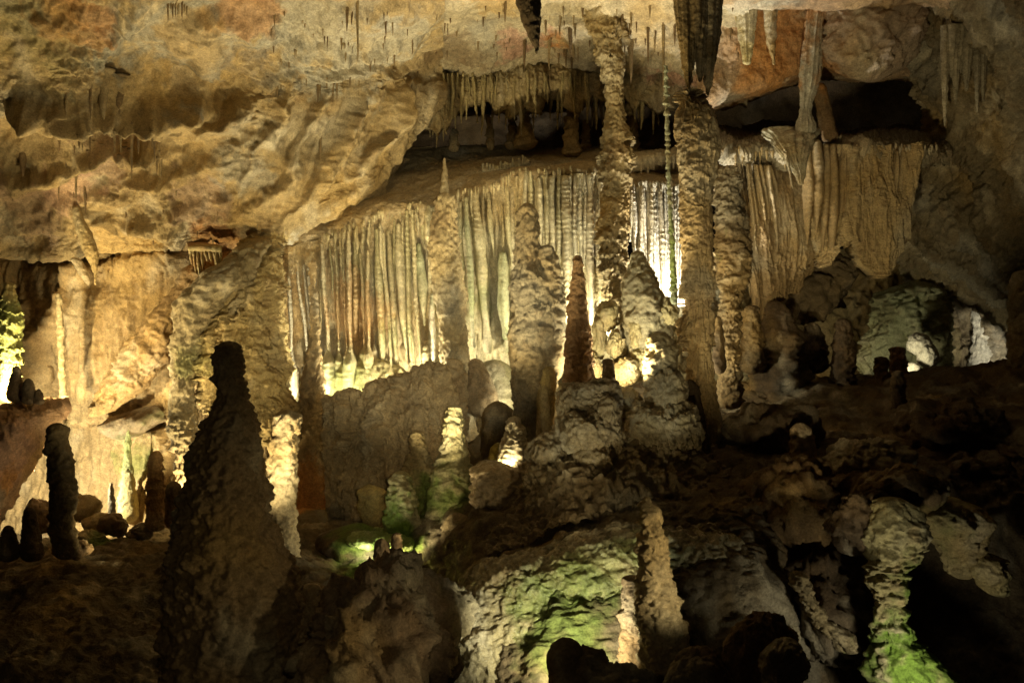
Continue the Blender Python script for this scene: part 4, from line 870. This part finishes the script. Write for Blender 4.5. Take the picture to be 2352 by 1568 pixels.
sheet('rock_ledge', [
    [(1630, 300, 15.2), (1760, 300, 15.2), (1900, 310, 15.0), (2180, 310, 14.8)],
    [(1640, 330, 13.4), (1760, 322, 13.3), (1900, 325, 13.2), (2180, 325, 13.2)],
    [(1645, 338, 12.55), (1690, 350, 12.45), (1740, 338, 12.5), (1800, 352, 12.35), (1850, 330, 12.5), (1900, 318, 12.55), (1950, 340, 12.4), (2010, 350, 12.3), (2060, 338, 12.35), (2110, 345, 12.3), (2180, 352, 12.5)],
    [(1650, 358, 12.6), (1690, 372, 12.55), (1740, 356, 12.6), (1800, 376, 12.5), (1850, 352, 12.6), (1900, 340, 12.65), (1950, 360, 12.55), (2010, 372, 12.5), (2060, 358, 12.5), (2110, 368, 12.5), (2180, 372, 12.7)],
], 260, 100, 'ripple', 2.2, DAMP, base=(.30, .25, .17), **ST)
stone('roof_bulge', [(-120, 1900, 2150), (-20, 1888, 2140), (50, 1884, 2125), (100, 1882, 2108), (140, 1896, 2085), (170, 1930, 2060), (190, 1968, 2030)], 12.2, 'pink rounded bulge of the roof at upper right', cat='rock bulge', base=(.40, .30, .22), M=170, knob=.5, fine=.05, pop=.06, squash=.7)

# ------------------------------------------------------------------ things hanging from the roof
stone('stalactite', [(-140, 1168, 1262), (-30, 1178, 1246), (0, 1184, 1243), (40, 1194, 1243), (80, 1212, 1241), (105, 1224, 1238), (125, 1231, 1235)], 9.0, 'big dark dagger stalactite at the top of the picture', base=(.16, .11, .06), M=70, step=2, knob=.15, close=(False, True))
g = []
for u0, u1, v1, w in ((1572, 1582, 205, 30), (1592, 1590, 165, 26), (1612, 1608, 190, 28), (1636, 1626, 222, 30), (1600, 1602, 120, 40), (1560, 1568, 120, 22), (1650, 1640, 150, 20)):
    g.append(tube([(-140, u0 - w * .7, u0 + w * .7), (0, u0 - w * .55, u0 + w * .55), (v1 * .6, (u0 + u1) / 2 - w * .45, (u0 + u1) / 2 + w * .45), (v1 - 20, u1 - w * .28, u1 + w * .28), (v1, u1 - 1.5, u1 + 1.5)], 10.3, 36, 2.4, .15, flute=(.012, 5)))
V, Q = join(*g)
make('stalactite_cluster', V, Q, DRY, base=(.30, .21, .10), label='bundle of thick brown stalactites hanging over the two-horned column', cat='stalactite')
stone('stalactite', [(0, 1752, 1786), (60, 1756, 1784), (110, 1762, 1783), (135, 1772, 1780), (150, 1776, 1779)], 11.9, 'broken-edged brown stalactite before the orange roof', base=(.33, .23, .11), M=50, step=2, knob=.3, close=(False, True))
stone('stalactite', [(10, 1690, 1740), (60, 1695, 1735), (120, 1705, 1728), (150, 1712, 1722)], 12.0, 'yellow fluted stalactite left of the broken-edged one', base=(.46, .38, .2), M=50, step=2, knob=.2, flute=(.025, 8), close=(False, True))
# drapery above the slot
cur6 = empty('roof_drapery', 'fringed drapery hanging from the roof over the dark slot', 'drapery')
sheet('backing', [
    [(965, 135, 14.35), (1200, 130, 14.4), (1400, 132, 14.3), (1600, 140, 14.1)],
    [(965, 210, 14.15), (1200, 190, 14.25), (1400, 190, 14.15), (1600, 200, 13.9)],
    [(975, 300, 14.0), (1000, 318, 14.0), (1012, 300, 14.05), (1022, 316, 14.05), (1040, 270, 14.1), (1048, 238, 14.2), (1062, 252, 14.2), (1080, 226, 14.3), (1100, 240, 14.3), (1120, 222, 14.3), (1140, 262, 14.3), (1156, 240, 14.3), (1170, 276, 14.3), (1200, 240, 14.3), (1222, 255, 14.3), (1235, 198, 14.3), (1262, 212, 14.3), (1290, 198, 14.3), (1304, 255, 14.2), (1318, 240, 14.2), (1336, 205, 14.2), (1365, 222, 14.2), (1390, 235, 14.2), (1440, 225, 14.1), (1462, 262, 14.1), (1480, 235, 14.0), (1510, 262, 14.0), (1535, 235, 14.0), (1600, 250, 13.9)],
], 300, 90, 'flow', 2.2, base=(.43, .34, .19), parent=cur6, thick=.15)
rnd = random.Random(11)
for i, (u, v1, w) in enumerate(((994, 318, 10), (1004, 340, 12), (1018, 328, 12), (1030, 290, 8), (1045, 297, 6), (1060, 286, 12), (1078, 240, 5), (1091, 226, 5), (1114, 212, 5), (1130, 250, 7), (1150, 285, 8), (1163, 300, 8), (1183, 280, 6), (1195, 260, 8), (1232, 235, 5), (1255, 232, 6), (1283, 235, 6), (1280, 300, 7), (1333, 260, 6), (1367, 200, 5), (1452, 250, 12), (1476, 300, 10), (1500, 310, 8), (1515, 290, 7), (1350, 285, 9), (1370, 300, 9), (1240, 270, 7), (1110, 290, 7), (1095, 285, 6))):
    flute_part(cur6, u, 168, u + rnd.uniform(-3, 3), v1, w, 14.1 + .1 * (i % 3), (.44, .36, .19), 'tip', 0, seed=i, name='strand', mat=DRY)
for i in range(64):
    u = 975 + i * 9.4 + rnd.uniform(-4, 4)
    flute_part(cur6, u, 166, u + rnd.uniform(-4, 4), rnd.uniform(195, 300) if rnd.random() < .7 else rnd.uniform(270, 325), rnd.uniform(4, 9), rnd.uniform(13.95, 14.55), (.46, .38, .2), 'tip', 0, seed=i + 200, name='strand', mat=DRY)
for i, (r, dd, lab) in enumerate((
        ([(295, 1038, 1047), (320, 1034, 1051), (350, 1032, 1054)], 14.9, 'stubby stalagmite at the left end of the dark slot'),
        ([(262, 1116, 1124), (300, 1120, 1130), (345, 1120, 1136)], 14.9, 'slender leaning column in the dark slot'),
        ([(130, 1205, 1213), (200, 1206, 1213), (265, 1205, 1214), (285, 1192, 1221), (315, 1186, 1225), (345, 1165, 1245)], 14.6, 'thin column with a swollen round foot in the dark slot'),
        ([(140, 1294, 1330), (190, 1300, 1324), (240, 1309, 1319), (255, 1304, 1322), (280, 1298, 1326), (330, 1297, 1328), (362, 1290, 1338)], 14.4, 'hourglass column in the middle of the dark slot'),
        ([(275, 1340, 1349), (300, 1338, 1352), (345, 1334, 1356)], 15.0, 'small dim column right of the hourglass column'),
        ([(200, 1442, 1454), (260, 1440, 1458), (300, 1438, 1462), (350, 1436, 1468)], 14.8, 'ochre column behind the tiered column'),
        ([(265, 1172, 1182), (300, 1170, 1186), (345, 1162, 1192)], 14.8, 'dim column left of the swollen-footed one'))):
    stone('column', r, dd, lab, base=(.42, .31, .16), M=48, step=1.5, knob=.35, ter=(.03, .13), pop=.03)
# ice-pick cluster on the left
icic = empty('stalactite_cluster', 'comb of yellow icicle stalactites under the roof lip on the left', 'stalactite')
sheet('ledge', [[(430, 562, 12.75), (470, 560, 12.75), (512, 566, 12.75)], [(432, 570, 12.4), (470, 568, 12.35), (510, 572, 12.4)], [(434, 580, 12.5), (470, 578, 12.5), (508, 580, 12.5)]], 40, 20, 'flow', .4, base=(.5, .4, .2), parent=icic)
for u, v1, w in ((438, 612, 6), (446, 628, 7), (455, 640, 7), (463, 618, 6), (472, 600, 8), (482, 604, 6), (498, 640, 9), (505, 606, 6), (490, 596, 5)):
    flute_part(icic, u, 570, u + 3, v1, w, 12.42, (.52, .42, .22), 'tip', 0, 1.0, 'icicle')
# draped fin on the roof slab and white knob
stone('rock_fin', [(425, 672, 690), (450, 655, 690), (480, 640, 684), (520, 634, 668), (555, 634, 660)], 12.75, 'golden folded fin hanging at the left corner of the curtains', base=(.50, .38, .18), M=60, step=2, knob=.2, flute=(.03, 8))
g = []
for u, v1, w in ((2170, 290, 16), (2195, 240, 20), (2220, 210, 24), (2245, 260, 14), (2258, 235, 18), (2186, 180, 30), (2205, 170, 26)):
    g.append(tube([(60, u - w * .6, u + w * .6), (v1 * .6, u - w * .5, u + w * .5), (v1, u - 1.5, u + 1.5)], 11.7, 30, 2.4, .2, flute=(.012, 5), close=(False, True)))
V, Q = join(*g)
make('stalactite_cluster', V, Q, DRY, base=(.38, .33, .24), label='row of dim stalactites on the wall at upper right', cat='stalactite')

# ------------------------------------------------------------------ soda straws and small stalactites over the roof
deps = bpy.context.evaluated_depsgraph_get()
trees = []
for o in roofs:
    n = len(o.data.vertices); co = np.empty(n * 3, np.float32); o.data.vertices.foreach_get('co', co)
    m = len(o.data.polygons); pq = np.empty(m * 4, np.int32); o.data.polygons.foreach_get('vertices', pq)
    trees.append(BVHTree.FromPolygons(co.reshape(-1, 3).tolist(), pq.reshape(-1, 4).tolist()))
EYE = Vector((0, 0, CZ))
def on_roof(u, v):
    dr = (P(u, v, 10) - EYE).normalized()
    best = None
    for t in trees:
        h = t.ray_cast(EYE, dr)
        if h[0] is not None and (best is None or h[3] < best[1]):
            best = (h[0], h[3])
    return best[0] if best else None
variants = []
for k in range(6):
    rows = [(0, -.1, .1), (2, -3.0, 3.0), (8, -1.7, 1.7), (18, -1.1, 1.1), (45, -.8 + .2 * math.sin(k), .8 + .2 * math.sin(k)), (80, -.5 + .3 * math.sin(k * 2), .5 + .3 * math.sin(k * 2)), (100, -.12, .12)]
    n, M = 16, 8
    t = np.linspace(0, 100, n); r = np.interp(t, [q[0] for q in rows], [(q[2] - q[1]) / 2 for q in rows]); c = np.interp(t, [q[0] for q in rows], [(q[2] + q[1]) / 2 for q in rows])
    th = np.linspace(0, 2 * np.pi, M, endpoint=False)
    V = np.stack([c[:, None] + r[:, None] * np.cos(th), r[:, None] * np.sin(th), np.repeat(-t[:, None], M, 1)], -1).reshape(-1, 3) / 100
    idx = np.arange(n * M).reshape(n, M); nx = np.roll(idx, -1, 1)
    Q = np.stack([idx[:-1], nx[:-1], nx[1:], idx[1:]], -1).reshape(-1, 4)[:, ::-1]
    o = make('straw_source', V, Q, DRY, base=[(.24, .17, .09), (.32, .24, .13), (.19, .13, .07)][k % 3], vary=.3, spots=False)
    variants.append(o.data); bpy.data.objects.remove(o)
straw_n = 0
def straw(u, v, L, w, label, group):
    """A small stalactite whose root sits on the roof at (u, v); L and w are its length and width as seen."""
    global straw_n
    h = on_roof(u, v)
    if h is None:
        return
    o = bpy.data.objects.new('soda_straw' if w < 5 else 'stalactite', variants[straw_n % 6])
    straw_n += 1
    COL.objects.link(o)
    s = h.y / F
    up = .05 if w < 9 else .22
    o.location = h + Vector((0, .02 + .35 * w * s, up))
    o.scale = (w * s / .022, w * s / .022, L * s + up)
    o.rotation_euler = (0, 0, straw_n * 1.7)
    tag(o, label, 'stalactite', group)
Z = [  # zone of the roof: u range, v range, how many, length, width, label
    (620, 960, 20, 150, 46, 10, 34, 4.5, 'small dark soda straw on the pale grey roof left of the dagger stalactite', 'soda straws on the pale grey roof'),
    (960, 1180, 10, 120, 22, 10, 30, 4.5, 'small soda straw on the roof between the grey patch and the dagger stalactite', 'soda straws beside the dagger stalactite'),
    (1250, 1560, 5, 130, 52, 12, 46, 5.0, 'thin stalactite on the crowded roof between the dagger and the brown bundle', 'thin stalactites on the crowded roof'),
    (1650, 1900, 15, 150, 24, 10, 34, 4.0, 'thin stalactite on the orange roof', 'thin stalactites on the orange roof'),
    (130, 370, 300, 370, 26, 20, 56, 5.0, 'dark straw hanging over the golden roof slope below the shaded hollow', 'dark straws over the golden roof slope'),
    (0, 640, 430, 560, 36, 8, 26, 4.0, 'tiny straw on the golden lower roof slope at left', 'tiny straws on the golden lower roof slope'),
    (160, 700, 572, 600, 24, 6, 18, 3.5, 'tiny straw along the lip of the roof over the back wall', 'tiny straws along the roof lip'),
    (380, 430, 0, 12, 8, 20, 44, 6.0, 'brown straw in the little clump at the top left', 'brown straws at the top left'),
    (600, 960, 160, 200, 26, 12, 44, 5.0, 'straw along the edge where the grey roof breaks into the golden slab', 'straws along the roof break'),
]
rnd = random.Random(21)
ORD = ('first', 'second', 'third', 'fourth', 'fifth', 'sixth', 'seventh', 'last')
for u0, u1, v0, v1, n, l0, l1, w, lab, grp in Z:
    for k in range(n):
        if n == 8:
            straw(u0 + (u1 - u0) * (k + rnd.uniform(.2, .8)) / n, rnd.uniform(v0, v1), rnd.uniform(l0, l1), w, lab.replace('brown straw in', ORD[k] + ' brown straw from the left in'), grp)
            continue
        straw(rnd.uniform(u0, u1), rnd.uniform(v0, v1), rnd.uniform(l0, l1) * rnd.uniform(.6, 1.2), w * rnd.uniform(.8, 1.7), lab, grp)
for u, v, L, w, lab in ((232, 190, 82, 34, 'broad dark pointed stalactite in the shaded hollow at left'), (268, 205, 62, 30, 'second dark pointed stalactite in the shaded hollow'), (205, 200, 72, 10, 'slim dark stalactite left of the broad pointed one'),
                        (150, 200, 70, 10, 'slim stalactite at the left end of the shaded hollow'), (45, 320, 84, 30, 'dark conical stalactite near the left edge'), (132, 385, 72, 7, 'long thin straw on the left roof slope'), (172, 395, 66, 7, 'long thin straw right of its twin on the left slope'), (192, 420, 70, 12, 'crooked stalactite over the tooth-shaped fin'),
                        (300, 285, 125, 8, 'long straw crossing the dark recess at left'), (820, 0, 140, 9, 'long dark stalactite hanging through the grey roof'), (795, 10, 60, 12, 'short thick stalactite beside the long dark one'), (735, 310, 60, 7, 'straw with a drop on the golden slab'), (765, 310, 72, 7, 'longer straw on the golden slab'),
                        (1310, 60, 60, 14, 'brown stalactite right of the dagger stalactite'), (1450, 90, 100, 16, 'thick stalactite left of the rope-thin column'), (1525, 55, 180, 9, 'long stalactite above the rope-thin column'), (1490, 60, 90, 9, 'crooked stalactite left of the rope-thin column'), (1160, 0, 50, 12, 'short stalactite left of the dagger stalactite'),
                        (1262, 90, 70, 8, 'crooked straw before the orange roof patch'), (1205, 90, 70, 10, 'pale stalactite before the pink roof patch')):
    straw(u, v, L, w, lab, 'single stalactites on the roof')
